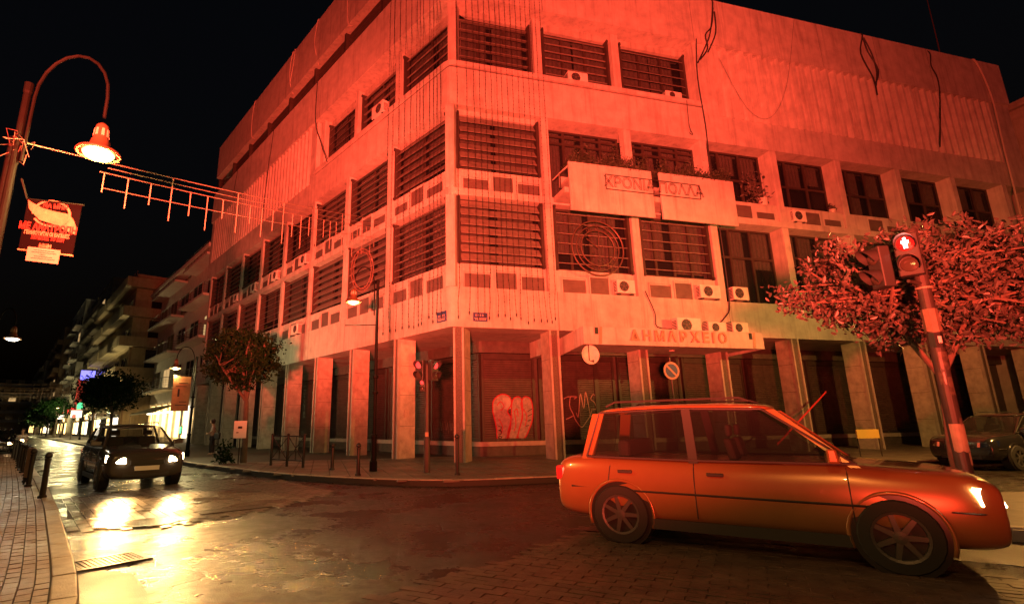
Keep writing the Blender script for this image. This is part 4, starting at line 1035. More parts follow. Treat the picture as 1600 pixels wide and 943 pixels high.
for i, (u, z) in enumerate(((62, 7.4), (84, 8.0), (112, 9.0))):
    gg = thing("street_garland", L(u, 6, z), "faint garland with hanging sticks over the far street, " + ("nearest of three", "middle of three", "farthest of three")[i], "garland", "far garlands over the street")
    a, b = V(L(u, 1.5, z)), V(L(u - 5, 14.5, z - 1.2)); q = lambda t, dz=0: a.lerp(b, t) + V((0, 0, -2.2 * t * (1 - t) + dz))
    for dz in (0, -.4, -.9): MB().tube([q(j / 12, dz) for j in range(13)], .022, 4).build("carrier_wire", rope, gg)
    m = MB()
    for j in range(1, 34): m.tube([q(j / 34, -.4), q(j / 34, -.9 - (j % 3) * .35)], .024, 4)
    tag(m.build("sticks", rope, gg), kind='stuff')

# ================================================================== signals and signs
def signal_head(t, c, face, n, lit, r=.12, figure=False, visor=True):
    """c: centre of top lens; face: unit horizontal vector the lenses look along"""
    f = V((*face, 0)).normalized(); s = V((-f.y, f.x, 0)); H = .33 * (r / .12)
    fr = lambda x, y, z: tuple(V(c) + s * x + V((0, 0, y)) + f * z)
    MB().box8([fr(-r * 1.25, -H * (n - .5), -.16), fr(r * 1.25, -H * (n - .5), -.16), fr(r * 1.25, -H * (n - .5), .0), fr(-r * 1.25, -H * (n - .5), .0), fr(-r * 1.25, H * .5, -.16), fr(r * 1.25, H * .5, -.16), fr(r * 1.25, H * .5, 0), fr(-r * 1.25, H * .5, 0)]).build("signal_housing", sighead, t, bevel=.02)
    for k in range(n):
        cy = -k * H; lf = lambda x, y, z, cy=cy: fr(x, y + cy, z)
        on = (k == lit)
        ln = MB().lathe([(r * .95, .005), (r * .9, .02), (r * .55, .035), (.01, .04)], n=20, fr=lf).build("lens", (redlens if on and figure else redglow if on else darklens), t)
        if on and figure:
            q = MB()
            q.lathe([(r * .17, .045), (r * .17, .055)], (0, r * .55, 0), 10, fr=lf)
            for b in ((-.2, .2, -.05, .34), (-.36, -.22, -.05, .3), (.22, .36, -.05, .3), (-.2, -.03, -.68, -.05), (.03, .2, -.68, -.05)):
                q.box8([lf(r * b[0], r * b[2], .045), lf(r * b[1], r * b[2], .045), lf(r * b[1], r * b[2], .055), lf(r * b[0], r * b[2], .055), lf(r * b[0], r * b[3], .045), lf(r * b[1], r * b[3], .045), lf(r * b[1], r * b[3], .055), lf(r * b[0], r * b[3], .055)])
            q.build("red_figure", redfig, ln)
        v = MB(); ro = r * 1.12; nseg = 18; rows = []
        for i in range(nseg + 1):
            a = -.6 + (PI + 1.2) * i / nseg; dep = .05 + .17 * max(0, math.sin((a + .6) * PI / (PI + 1.2)))
            rows.append((lf(ro * math.cos(a), ro * math.sin(a), .0), lf(ro * math.cos(a), ro * math.sin(a) - .01, dep * r / .12), lf(ro * .94 * math.cos(a), ro * .94 * math.sin(a) - .01, dep * r / .12), lf(ro * .94 * math.cos(a), ro * .94 * math.sin(a), .0)))
        vs = [p for row in rows for p in row]; fs = []
        for i in range(nseg):
            for j in range(4): fs.append((i * 4 + j, i * 4 + (j + 1) % 4, (i + 1) * 4 + (j + 1) % 4, (i + 1) * 4 + j))
        v.add(vs, fs).build("visor", sighead, t)
# near signal on the right
TB = V((6.72, 7.28, .14)); ts = thing("traffic_signal", TB, "pedestrian signal showing a red figure on the thick stickered pole at right", "traffic signal")
MB().lathe([(.15, 0), (.15, .05), (.09, .07), (.08, 3.95), (.07, 4.0), (.02, 4.02)], TB, 20).build("pole", polem, ts, smooth=False)
fdir = (-.72, -.69)
signal_head(ts, (TB.x - .36, TB.y - .26, 3.83), fdir, 2, 0, r=.112, figure=True)
signal_head(ts, (TB.x - .60, TB.y + .06, 3.72), (-.99, .12), 2, 9, r=.112)
for z in (3.3, 3.88): MB().tube([(TB.x, TB.y, z), (TB.x - .36, TB.y - .18, z)], .025, 6).build("bracket", polem, ts)
MB().lathe([(.1, 0), (.1, .025)], (TB.x, TB.y, 3.22), 16).build("clamp_band", stickm, ts)
def wrap(z0, z1, a0, a1, mat, name, parent=ts, b=TB, r=.093):
    m = MB(); n = 8; vs = []
    for i in range(n + 1):
        a = a0 + (a1 - a0) * i / n
        vs += [(b.x + r * math.cos(a), b.y + r * math.sin(a), z0 + (.02 if i % 3 == 0 else 0)), (b.x + r * math.cos(a), b.y + r * math.sin(a), z1)]
    m.add(vs, [(2 * i, 2 * i + 2, 2 * i + 3, 2 * i + 1) for i in range(n)]); return m.build(name, mat, parent)
paleband = P("pale_pole_paint", (.20, .15, .10), .5, noise=.2, nscale=8)
wrap(2.58, 2.92, -PI, PI, paleband, "pale_band"); wrap(2.36, 2.57, -PI, PI, blackp, "dark_band", r=.0915); wrap(2.42, 2.52, -2.0, -1.5, whitep, "sticker", r=.0945)
m_st = P("torn_sticker", (.09, .068, .052), .3, noise=.6, nscale=14)
for z0, z1, a0, a1 in ((2.05, 2.3, -2.4, -.9), (1.85, 2.02, -2.9, -2.1), (1.7, 1.95, -2.0, -1.3), (2.1, 2.2, -.9, -.2), (1.3, 1.4, -1.7, -1.1)): wrap(z0, z1, a0, a1, m_st, "sticker", r=.094)
wrap(.95, 1.32, -3.0, -.3, stickm, "paper_poster", r=.095); wrap(.78, .95, -1.4, -.1, stickm, "paper_poster", r=.0955); wrap(.86, .98, -.1, .5, stickm, "paper_poster", r=.0965)
# signal at the corner of the town hall
TB2 = V((-1.0, 14.7, .14)); t2 = thing("traffic_signal", TB2, "corner traffic signal with two red lenses lit on a slim post before the corner pillar", "traffic signal")
MB().lathe([(.085, 0), (.085, .9), (.055, .95), (.05, 2.9), (.03, 2.95)], TB2, 12).build("pole", polem, t2)
signal_head(t2, (TB2.x + .24, TB2.y - .15, 3.02), (.75, -.66), 2, 0, r=.105)
signal_head(t2, (TB2.x - .22, TB2.y - .12, 3.04), (-.45, -.89), 2, 0, r=.105)
signal_head(t2, (TB2.x - .13, TB2.y - .12, 2.55), (-.2, -.98), 2, 0, r=.06)
MB().tube([TB2 + V((-.25, .05, 2.8)), TB2 + V((.25, .0, 2.8))], .03, 6).build("bracket", polem, t2)
wrap(1.05, 1.2, -2.6, -.6, stickm, "sticker", t2, TB2, .06)
# no parking sign
nb = V((10.3, 25.5, .14)); nb = V(R(7.42, 1.9, .14)); sg = thing("parking_sign", nb, "round no parking sign with a diagonal bar on a slim post before the entrance", "road sign")
MB().tube([nb, nb + V((0, 0, 3.45))], .03, 8).build("post", polem, sg)
sf = lambda x, y, z: (nb.x + x * .97, nb.y - .05 - z + x * .2, 3.12 + y)
MB().lathe([(.30, 0), (.30, .012)], n=28, fr=sf).build("plate", bluep, sg)
m = MB()
for i in range(28):
    a, b = 2 * PI * i / 28, 2 * PI * (i + 1) / 28
    m.add([sf(.31 * math.cos(a), .31 * math.sin(a), .016), sf(.31 * math.cos(b), .31 * math.sin(b), .016), sf(.235 * math.cos(b), .235 * math.sin(b), .016), sf(.235 * math.cos(a), .235 * math.sin(a), .016)], [(0, 1, 2, 3)])
m.build("ring", stickm, sg)
MB().add([sf(-.2, .15, .018), sf(-.15, .2, .018), sf(.2, -.15, .018), sf(.15, -.2, .018)], [(0, 1, 2, 3)]).build("diagonal_bar", stickm, sg)

# ================================================================== bollards, rail
def bollard(x, y, label, grp, h=.8, r=.05):
    t = thing("bollard", (x, y, .135), label, "bollard", grp)
    MB().lathe([(r * 1.5, 0), (r * 1.5, .04), (r, .06), (r * .92, h - .12), (r * 1.1, h - .11), (r * 1.1, h - .08)], (x, y, .135), 12).build("post", bollm, t)
    MB().lathe([(r * .6, h - .08), (r * 1.25, h - .05), (r * 1.3, h - .01), (r * .8, h + .03), (.005, h + .045)], (x, y, .135), 12).build("knob", bollm, t, smooth=True)
    return t
bollard(-8.03, 10.40, "nearest bollard, standing alone at the kerb of the left pavement", "bollards along the left kerb")
bl = [(-9.99, 12.47), (-10.9, 13.5), (-11.7, 14.5), (-12.5, 15.45), (-13.4, 16.4), (-14.3, 17.4), (-15.2, 18.4), (-16.2, 19.6), (-17.3, 20.9), (-18.4, 22.2), (-19.6, 23.5), (-20.9, 24.9)]
for i, (x, y) in enumerate(bl): bollard(x, y, ORD[i] + " bollard of the receding kerb row behind the lone nearest bollard at left", "row of bollards on the left pavement")
bn3 = thing("parking_barrier", (-10.25, 12.75, .13), "dark flat panel barrier standing in the row of bollards on the left pavement", "barrier")
fb = lambda x, y, z: (-10.35 + x * .72, 12.85 - x * .55 + y, z)
MB().box(-.28, .28, -.03, .03, .3, .98, fb).build("panel", terrac, bn3); MB().box(-.26, -.2, -.025, .025, .13, .3, fb).box(.2, .26, -.025, .025, .13, .3, fb).build("legs", bollm, bn3)
for x, y, h, lab in ((-3.88, 15.95, .72, "short black bollard on the town hall pavement left of the lamp post"), (-2.75, 14.1, .78, "bollard beside the foot of the wreath lamp post"), (-.16, 13.85, .98, "tall leaning black bollard before the corner pillar")):
    bollard(x, y, lab, "bollards on the town hall pavement", h)
fn = thing("pedestrian_rail", (-5.75, 17.45, .14), "black railing with crossed bars on the town hall pavement between tree and bollard", "railing")
fp = [V((-6.47, 18.1, .14)), V((-5.74, 17.52, .14)), V((-5.04, 16.95, .14))]
for p in fp: MB().lathe([(.045, 0), (.04, .98), (.06, 1.0), (.02, 1.04)], p, 8).build("post", blackp, fn)
for a, b in ((fp[0], fp[1]), (fp[1], fp[2])):
    z = V((0, 0, 1))
    MB().tube([a + z * .95, b + z * .95], .022, 6).build("top_rail", blackp, fn); MB().tube([a + z * .2, b + z * .2], .02, 6).build("bottom_rail", blackp, fn)
    MB().tube([a + z * .2, b + z * .95], .015, 5).build("cross_bar", blackp, fn); MB().tube([a + z * .95, b + z * .2], .015, 5).build("cross_bar", blackp, fn)
    mid = (a + b) / 2; MB().tube([mid + z * .2, mid + z * .95], .014, 5).build("cross_bar", blackp, fn)
# white notice on the tree guard and small barrier by the tree
wn_ = thing("white_notice", (-8.0, 19.1, 1.0), "small white notice board fixed before the trunk of the tree on the town hall pavement", "notice")
MB().box(-8.2, -7.75, 19.0, 19.03, 1.02, 1.62).build("board", whitep, wn_)
m = MB(); m.box(-8.05, -7.9, 18.99, 18.998, 1.35, 1.43); m.box(-8.1, -8.02, 18.99, 18.998, 1.2, 1.23); m.build("print", trimm, wn_)
MB().tube([(-7.97, 19.05, .14), (-7.97, 19.05, 1.1)], .02, 5).build("stake", blackp, wn_)
pb = thing("yellow_barrier", V(R(14.2, 3.2, .14)), "small yellow topped street barrier standing before the shutters under the magnolia", "barrier")
yel = P("yellow_paint", (.55, .38, .08), .5)
MB().box(13.6, 14.6, 3.18, 3.22, .75, 1.05, R).build("panel", yel, pb)
for q in (13.62, 14.58): MB().tube([R(q, 3.2, .14), R(q, 3.2, 1.08)], .02, 5).build("leg", dkmetal, pb)
tb = thing("red_white_tape", V(R(12.0, 2.6, .6)), "red plastic tape stretched low between the piers behind the cars", "tape")
MB().add([R(10.9, 2.5, .55), R(15.2, 1.0, 2.45), R(15.2, 1.0, 2.53), R(10.9, 2.5, .63)], [(0, 1, 2, 3)]).build("strip", P("red_tape", (.6, .03, .04), .5), tb)

# ================================================================== trees
def make_tree(name, base, label, h_fork, crown_c, crown_r, nleaf, lsize, leafmat, seed, r0=.13, tips=60, group=None, ar=.45, fill=.55, barkmat=None, twig=1.0, spread=1.1):
    r = random.Random(seed); b = V(base); t = thing(name, base, label, "tree", group); cc = V(crown_c)
    m = MB(); fork = V((b.x + (cc.x - b.x) * .25, b.y + (cc.y - b.y) * .25, b.z + h_fork))
    m.tube([b, b + (fork - b) * .35 + V((r.uniform(-.05, .05), r.uniform(-.05, .05), 0)), fork], r0, 9, r0 * .72)
    m.build("trunk", barkmat or bark, t)
    lm = MB(); ends = []
    nl = 6
    for i in range(nl):
        a = 2 * PI * i / nl + r.uniform(-.3, .3)
        e = cc + V((math.cos(a) * crown_r[0] * .6, math.sin(a) * crown_r[1] * .6, crown_r[2] * r.uniform(-.3, .6)))
        mid = fork.lerp(e, .5) + V((r.uniform(-.15, .15), r.uniform(-.15, .15), crown_r[2] * .12))
        lm.tube([fork, mid, e], [r0 * .55, r0 * .36, r0 * .22], 6)
        for j in range(tips // nl):
            while True:
                d = V((r.gauss(0, 1), r.gauss(0, 1), r.gauss(0, 1))).normalized() * (r.random() ** .38)
                q = cc + V((d.x * crown_r[0], d.y * crown_r[1], d.z * crown_r[2]))
                if (q - e).length < max(crown_r) * 1.1: break
            s = mid.lerp(e, r.uniform(.0, 1))
            k = s.lerp(q, .5) + V((r.uniform(-.12, .12), r.uniform(-.12, .12), r.uniform(-.05, .12)))
            lm.tube([s, k, q], [r0 * .17 * twig, r0 * .12 * twig, r0 * .06 * twig], 5)
            ends.append((q, k))
    lm.build("limbs", barkmat or bark, t)
    pts = []
    per = nleaf // max(1, len(ends))
    for q, k in ends:
        for _ in range(per):
            p = q.lerp(k, r.random() ** 1.6 * fill * 1.4) + V((r.gauss(0, 1), r.gauss(0, 1), r.gauss(0, .8))) * lsize * spread
            pts.append(tuple(p))
    tag(leaves(pts, lsize, seed, ar, .5).build("crown", leafmat, t, recalc=False), kind='stuff')
    return t
make_tree("magnolia_tree", (7.75, 8.5, .14), "broad magnolia with big glossy leaves lit red, behind the signal pole at right", 1.9, (8.1, 8.6, 3.58), (2.6, 1.8, 1.08), 15500, .105, leafm, 21, r0=.085, tips=310, fill=.22, twig=1.9, spread=1.0, ar=.48, barkmat=P('pale_bark', (.17, .12, .09), .8, noise=.3, nscale=8))
make_tree("street_tree", (-8.0, 19.57, .14), "dark leafy tree on the town hall pavement before the far end of the left wing", 2.2, (-8.25, 19.5, 3.85), (1.55, 1.4, 1.15), 9000, .14, leafg, 22, r0=.12, tips=90)
make_tree("street_tree", L(40, 4.6, .14), "green tree lit by the street lamp past the town hall", 2.6, tuple(V(L(40, 4.6, 4.6))), (2.3, 2.1, 1.9), 4200, .3, leafg, 23, r0=.16, tips=90)
make_tree("street_tree", L(50, 4.8, .14), "dark rounded tree behind the oncoming car", 2.6, tuple(V(L(50, 4.9, 4.8))), (2.2, 2.0, 1.6), 3000, .32, leafg, 24, r0=.16, tips=80)
make_tree("street_tree", (-21.6, 19.9, .14), "dark leafy tree at the left edge of the picture", 1.6, (-21.6, 20.2, 3.9), (2.3, 2.0, 2.0), 4600, .27, leafg, 25, r0=.15, tips=110)
make_tree("clipped_tree", L(98, 4.8, .14), "small round clipped tree far down the street", 3.2, tuple(V(L(98, 4.8, 5.0))), (2.0, 2.0, 1.3), 1600, .45, leafg, 26, r0=.16, tips=50)
for i, u in enumerate((118, 134, 152, 172)):
    make_tree("street_tree", L(u, 4.8, .14), "distant green street tree, " + ("first of four beyond the clipped tree", "second of four beyond the clipped tree", "third of four beyond the clipped tree", "last of four beyond the clipped tree")[i], 2.6, tuple(V(L(u, 4.8, 4.4))), (3.0, 2.6, 1.9), 900, .7, leafg, 30 + i, r0=.18, tips=36, group="distant street trees")
sh = thing("shrub", (-8.55, 19.2, .14), "small green shrub at the foot of the tree on the town hall pavement", "shrub")
leaves([(-8.55 + rnd.gauss(0, .16), 19.2 + rnd.gauss(0, .16), .2 + abs(rnd.gauss(0, .3))) for _ in range(260)], .14, 41).build("foliage", leafg, sh)
MB().tube([(-8.55, 19.2, .14), (-8.5, 19.2, .6)], .02, 5, .008).build("stem", bark, sh)

# ================================================================== vehicles
def loft(stations, name, mat, parent, sub=1):
    """stations: list of cross sections (list of (x,y,z), right to left over the top), closed under"""
    m = MB(); k = len(stations[0])
    for s in stations: m.v += s
    for i in range(len(stations) - 1):
        for j in range(k - 1): m.f.append((i * k + j, i * k + j + 1, (i + 1) * k + j + 1, (i + 1) * k + j))
        m.f.append((i * k + k - 1, i * k, (i + 1) * k, (i + 1) * k + k - 1))
    m.f.append(tuple(range(k))[::-1]); m.f.append(tuple((len(stations) - 1) * k + j for j in range(k)))
    return m.build(name, mat, parent, local=True, smooth=True, sub=sub)
def make_car(label, loc, rz, paint, lights=True, glowm=None, Lh=2.1, Wd=.88, Hh=1.52, belt=.95, cat="car", group=None, beams=0, name="car", sunroof=False, plate=True):
    t = thing(name, loc, label, cat, group, rz)
    def sec(x, hw, zb, zt, crown=.03):
        half = [(hw * .80, zb), (hw * .97, zb + .10), (hw, zb + (zt - zb) * .45), (hw * .99, zb + (zt - zb) * .75), (hw * .93, zt - .03), (hw * .82, zt + crown * .5)]
        return [(x, -y, z) for y, z in half] + [(x, 0, zt + crown)] + [(x, y, z) for y, z in half[::-1]]
    b = belt
    loft([sec(Lh, Wd * .80, .30, .74), sec(Lh - .02, Wd * .88, .24, .80), sec(Lh - .16, Wd * .95, .21, .87), sec(Lh - .34, Wd * .98, .20, .905), sec(Lh - .8, Wd, .20, b - .005), sec(1.0, Wd, .20, b + .03), sec(.92, Wd, .20, b + .03), sec(0, Wd, .20, b + .015), sec(-1.2, Wd, .20, b + .03), sec(-Lh + .4, Wd * .99, .21, b + .05), sec(-Lh + .12, Wd * .96, .24, b + .04), sec(-Lh + .02, Wd * .92, .28, b - .02), sec(-Lh, Wd * .88, .32, b - .10)], "body", paint, t, sub=2)
    # roof and pillars
    rf, rr_, hwr = .30, -1.55, Wd * .70
    loft([[(x, -hwr * k, Hh - .06 + d), (x, -hwr * k * .96, Hh - .02 + d), (x, -hwr * .5, Hh + .01 + d), (x, 0, Hh + .02 + d), (x, hwr * .5, Hh + .01 + d), (x, hwr * k * .96, Hh - .02 + d), (x, hwr * k, Hh - .06 + d)] for x, k, d in ((rf + .12, .92, -.05), (rf, .97, -.01), (-.5, 1, .015), (rr_ + .3, 1, 0), (rr_, .97, -.03), (rr_ - .1, .92, -.07))], "roof", paint, t, sub=1)
    wb = Wd * .88
    for s in (-1, 1):
        for (x0, z0, y0), (x1, z1, y1), w_ in (((1.08, b, wb), (rf + .1, Hh - .08, hwr * .97), .045), ((-.42, b, wb + .01), (-.48, Hh - .05, hwr), .05), ((-Lh + .42, b, wb - .02), (rr_ - .02, Hh - .09, hwr * .97), .075)):
            MB().box8([(x0 - w_, s * y0 - .02, z0), (x0 + w_, s * y0 - .02, z0), (x0 + w_, s * y0 + .02, z0), (x0 - w_, s * y0 + .02, z0), (x1 - w_, s * y1 - .02, z1), (x1 + w_, s * y1 - .02, z1), (x1 + w_, s * y1 + .02, z1), (x1 - w_, s * y1 + .02, z1)]).build("pillar", paint if w_ != .05 else trimm, t, local=True)
        yb, yr = s * (wb + .004), s * (hwr + .004)
        MB().add([(.98, yb, b + .02), (-.40, yb, b + .02), (-.46, yr, Hh - .07), (rf - .02, yr, Hh - .09)], [(0, 1, 2, 3)]).build("side_window", carglass, t, local=True)
        MB().add([(-.46, yb, b + .02), (-Lh + .48, yb, b + .03), (rr_ + .06, yr, Hh - .1), (-.52, yr, Hh - .07)], [(0, 1, 2, 3)]).build("side_window", carglass, t, local=True)
        # doors, handles, mirror, sill
        y = s * (Wd + .002)
        prof = [(Wd * .975, .34), (Wd * .99, .45), (Wd * .995, .6), (Wd * .985, .75), (Wd * .955, b - .07), (Wd * .90, b - .005)]
        for xs in (1.0, -.42, -1.42):
            MB().tube([(xs + (.12 * (zz - .6) if xs < -1 else 0), s * yy, zz) for yy, zz in prof], .006, 4).build("door_seam", trimm, t, local=True)
        MB().tube([(-1.9, s * Wd * .96, .62), (-1.0, s * Wd * .992, .60), (1.0, s * Wd * .995, .585), (1.5, s * Wd * .98, .58)], .012, 5).build("side_strip", trimm, t, local=True)
        for x in (-.28, -1.28): MB().box(x, x + .17, y - .01, y + .028, .80, .835).build("door_handle", trimm, t, local=True, bevel=.008)
        MB().box8([(.84, s * (Wd * .92), b + .04), (.98, s * (Wd * .92), b + .04), (.96, s * (Wd + .16), b + .05), (.86, s * (Wd + .16), b + .05), (.84, s * (Wd * .92), b + .15), (.96, s * (Wd * .92), b + .15), (.94, s * (Wd + .16), b + .19), (.86, s * (Wd + .16), b + .19)]).build("mirror", paint, t, local=True, bevel=.02)
        MB().box(-.92, .95, s * Wd * .985 - .012, s * Wd * .985 + .012, .2, .31).build("sill_trim", trimm, t, local=True)
        MB().tube([(1.10, s * (wb + .012), b + .035), (-.4, s * (wb + .014), b + .03), (-Lh + .42, s * (wb + .0), b + .05)], .016, 5).tube([(1.08, s * (wb + .01), b + .04), (rf + .02, s * (hwr + .006), Hh - .075), (-.5, s * (hwr + .01), Hh - .05), (rr_ - .0, s * (hwr + .004), Hh - .08), (-Lh + .42, s * wb, b + .05)], .014, 5).build("window_trim", trimm, t, local=True)
        MB().tube([(rf - .1, s * hwr * .93, Hh + .02), (rf - .2, s * hwr * .93, Hh + .06), (rr_ + .2, s * hwr * .93, Hh + .055), (rr_ + .08, s * hwr * .93, Hh + .0)], .014, 6).build("roof_rail", trimm, t, local=True)
        MB().tube([(Lh - .02, s * Wd * .35, .56), (Lh - .03, s * Wd * .8, .565), (Lh - .2, s * Wd * .965, .57), (1.72, s * Wd * .985, .575)], .007, 4).build("bumper_seam", trimm, t, local=True)
        # wheels
        for x in (1.32, -1.28):
            af = lambda u, v, w, x=x: (x + u, s * (Wd - .02 + w), .33 + v)
            MB().lathe([(.37, -.2), (.37, .010), (.30, .012), (.1, .0)], n=24, fr=af).build("wheel_arch", blackp, t, local=True)
            MB().tube([af(.385 * math.cos(a), .385 * math.sin(a), -.002) for a in np.linspace(-.35, PI + .35, 22)], .022, 6).build("arch_lip", paint, t, local=True, smooth=True)
            wf = lambda u, v, w, x=x: (x + u, s * (Wd - .20 + w), .33 + v)
            wh = MB().lathe([(.22, .0), (.32, .005), (.33, .03), (.33, .19), (.315, .215), (.225, .222), (.222, .12)], n=24, fr=wf, caps=False).build("wheel", tyre, t, local=True, smooth=False)
            rm = MB().lathe([(.222, .12), (.223, .224), (.20, .218), (.195, .14), (.05, .13)], n=24, fr=wf, caps=False)
            for k in range(7):
                a = k * 2 * PI / 7; c, sn = math.cos(a), math.sin(a)
                rm.box8([wf(.05 * c - .025 * sn, .05 * sn + .025 * c, .195), wf(.2 * c - .02 * sn, .2 * sn + .02 * c, .2), wf(.2 * c + .02 * sn, .2 * sn - .02 * c, .2), wf(.05 * c + .025 * sn, .05 * sn - .025 * c, .195), wf(.05 * c - .025 * sn, .05 * sn + .025 * c, .216), wf(.2 * c - .02 * sn, .2 * sn + .02 * c, .215), wf(.2 * c + .02 * sn, .2 * sn - .02 * c, .215), wf(.05 * c + .025 * sn, .05 * sn - .025 * c, .216)])
            rm.lathe([(.055, .19), (.055, .22), (.02, .224)], n=12, fr=wf)
            ro = rm.build("rim", rim, wh, local=True)
        # lamps
        hl = MB(); vs = []
        for i in range(7):
            f = i / 6; yy = s * (Wd * (.52 + .43 * f)); xx = Lh + .022 - .22 * f ** 2.6
            vs += [(xx + .012, yy, .60 + .035 * f), (xx - .03, yy, .735 + .055 * f)]
        hl.add(vs, [(2 * i, 2 * i + 2, 2 * i + 3, 2 * i + 1) for i in range(6)])
        hl.add([(x - .12, y_, z) for x, y_, z in vs], [])
        hl.build("headlight", (glowm or headglow) if lights else chrome, t, local=True)
        MB().box(-Lh - .01, -Lh + .12, s * Wd * .62, s * Wd * .93, .68, .86).build("tail_light", redlens, t, local=True, bevel=.03)
        MB().lathe([(.05, 0), (.05, .02)], n=12, fr=lambda u, v, w: (Lh - .06 + w, s * Wd * .62 + u, .38 + v)).build("fog_lamp", chrome, t, local=True)
    MB().add([(1.10, -wb * .93, b + .01), (1.10, wb * .93, b + .01), (rf + .14, hwr * .93, Hh - .09), (rf + .14, -hwr * .93, Hh - .09)], [(0, 1, 2, 3)]).build("windscreen", carglass, t, local=True)
    MB().add([(-Lh + .30, -wb * .9, b + .03), (-Lh + .30, wb * .9, b + .03), (rr_ - .11, hwr * .9, Hh - .12), (rr_ - .11, -hwr * .9, Hh - .12)], [(0, 1, 2, 3)]).build("rear_window", carglass, t, local=True)
    g = MB(); g.box(Lh - .06, Lh + .012, -.36, .36, .56, .66)
    g.build("grille", trimm, t, local=True, bevel=.01)
    MB().box(Lh - .1, Lh - .005, -.5, .5, .28, .40).build("lower_grille", trimm, t, local=True, bevel=.02)
    MB().box(Lh - .02, Lh + .022, -.26, .26, .43, .53).build("number_plate", whitep, t, local=True)
    for s in (-1, 1):
        MB().tube([(1.06, s * .2 - .25, b + .0), (.75, s * .2 + .1, b + .14)], .012, 4).build("wiper", trimm, t, local=True)
        MB().box(.05, .45, s * .38 - .22, s * .38 + .22, .5, .62).box8([(.0, s * .38 - .22, .6), (.1, s * .38 - .22, .6), (.1, s * .38 + .22, .6), (.0, s * .38 + .22, .6), (-.12, s * .38 - .2, 1.2), (-.04, s * .38 - .2, 1.2), (-.04, s * .38 + .2, 1.2), (-.12, s * .38 + .2, 1.2)]).box(-.1, -.04, s * .38 - .11, s * .38 + .11, 1.22, 1.36).build("seat", seatm, t, local=True, bevel=.03)
    MB().box(.62, 1.0, -Wd * .8, Wd * .8, .75, .96).build("dashboard", trimm, t, local=True, bevel=.04)
    MB().box(-1.35, -1.2, -Wd * .7, Wd * .7, .5, 1.18).build("seat", seatm, t, local=True, bevel=.05)
    c, s_ = math.cos(rz), math.sin(rz)
    if beams:
        for s in (-1, 1):
            q = lambda x, y, z: (loc[0] + x * c - y * s_, loc[1] + x * s_ + y * c, loc[2] + z)
            l = spot("headlight_beam", q(Lh + .06, s * .58, .66), q(Lh + 9, s * .6, .25), beams, (1.0, .50, .15), 46, 1.0, .09)
    return t
# oncoming car on the left, headlights lit
adir = math.atan2(-dL.y, -dL.x)
make_car("grey car with bright headlights driving towards the crossing along the dark street", (-9.02, 14.5, 0), adir + .03, cargrey, beams=1150, Hh=1.5)
# car passing on the right, orange of the lights put into its paint
cdir = math.atan2(-.56, .83)
cc_ = V((2.48, 7.28, 0)) + V((.83, -.56, 0)) * 1.15
make_car("compact car with lit headlights passing close by on the right, lamp orange put into its paint", (cc_.x, cc_.y, 0), cdir, carlitorange, beams=2600, Hh=1.60, Lh=2.12, belt=.93)
# parked black car at the right edge
pc = V(R(15.2, 6.5, 0))
make_car("black wet car parked at the right edge beyond the signal pole", (pc.x, pc.y, 0), math.atan2(dR.y, dR.x) + PI, carblack, lights=False, Hh=1.5)
# distant traffic on the left
for i, (x, y, lab) in enumerate(((-27.5, 31.5, "distant car with glowing headlights behind the row of bollards"), (-33.5, 37.5, "farther distant car with glowing headlights at the left edge"))):
    make_car(lab, (x, y, 0), adir, carblack, glowm=headglow2, beams=0)
sc_ = thing("motor_scooter", (-22.6, 27.3, 0), "scooter with one bright headlight coming up behind the bollards", "scooter", rz=adir)
for x in (.62, -.62):
    MB().lathe([(.12, -.05), (.22, -.06), (.24, 0), (.22, .06), (.12, .05)], n=18, fr=lambda u, v, w, x=x: (x + u, w, .24 + v)).build("wheel", tyre, sc_, local=True)
loft([[(x, -w, z0), (x, -w, z1), (x, 0, z1 + .05), (x, w, z1), (x, w, z0)] for x, w, z0, z1 in ((.5, .12, .35, .6), (.42, .2, .3, .95), (.3, .2, .25, .9), (.25, .16, .22, .35), (-.1, .16, .22, .35), (-.2, .17, .25, .7), (-.75, .14, .4, .78), (-.9, .06, .5, .72))], "body", cargrey, sc_, sub=1)
MB().tube([(.35, -.32, 1.0), (.42, 0, 1.02), (.35, .32, 1.0)], .02, 6).build("handlebar", trimm, sc_, local=True)
MB().lathe([(.01, .03), (.07, .02), (.08, 0)], n=12, fr=lambda u, v, w: (.52 + w, u, .86 + v)).build("headlight", headglow2, sc_, local=True)
MB().box(-.75, -.15, -.14, .14, .74, .84).build("saddle", trimm, sc_, local=True, bevel=.04)

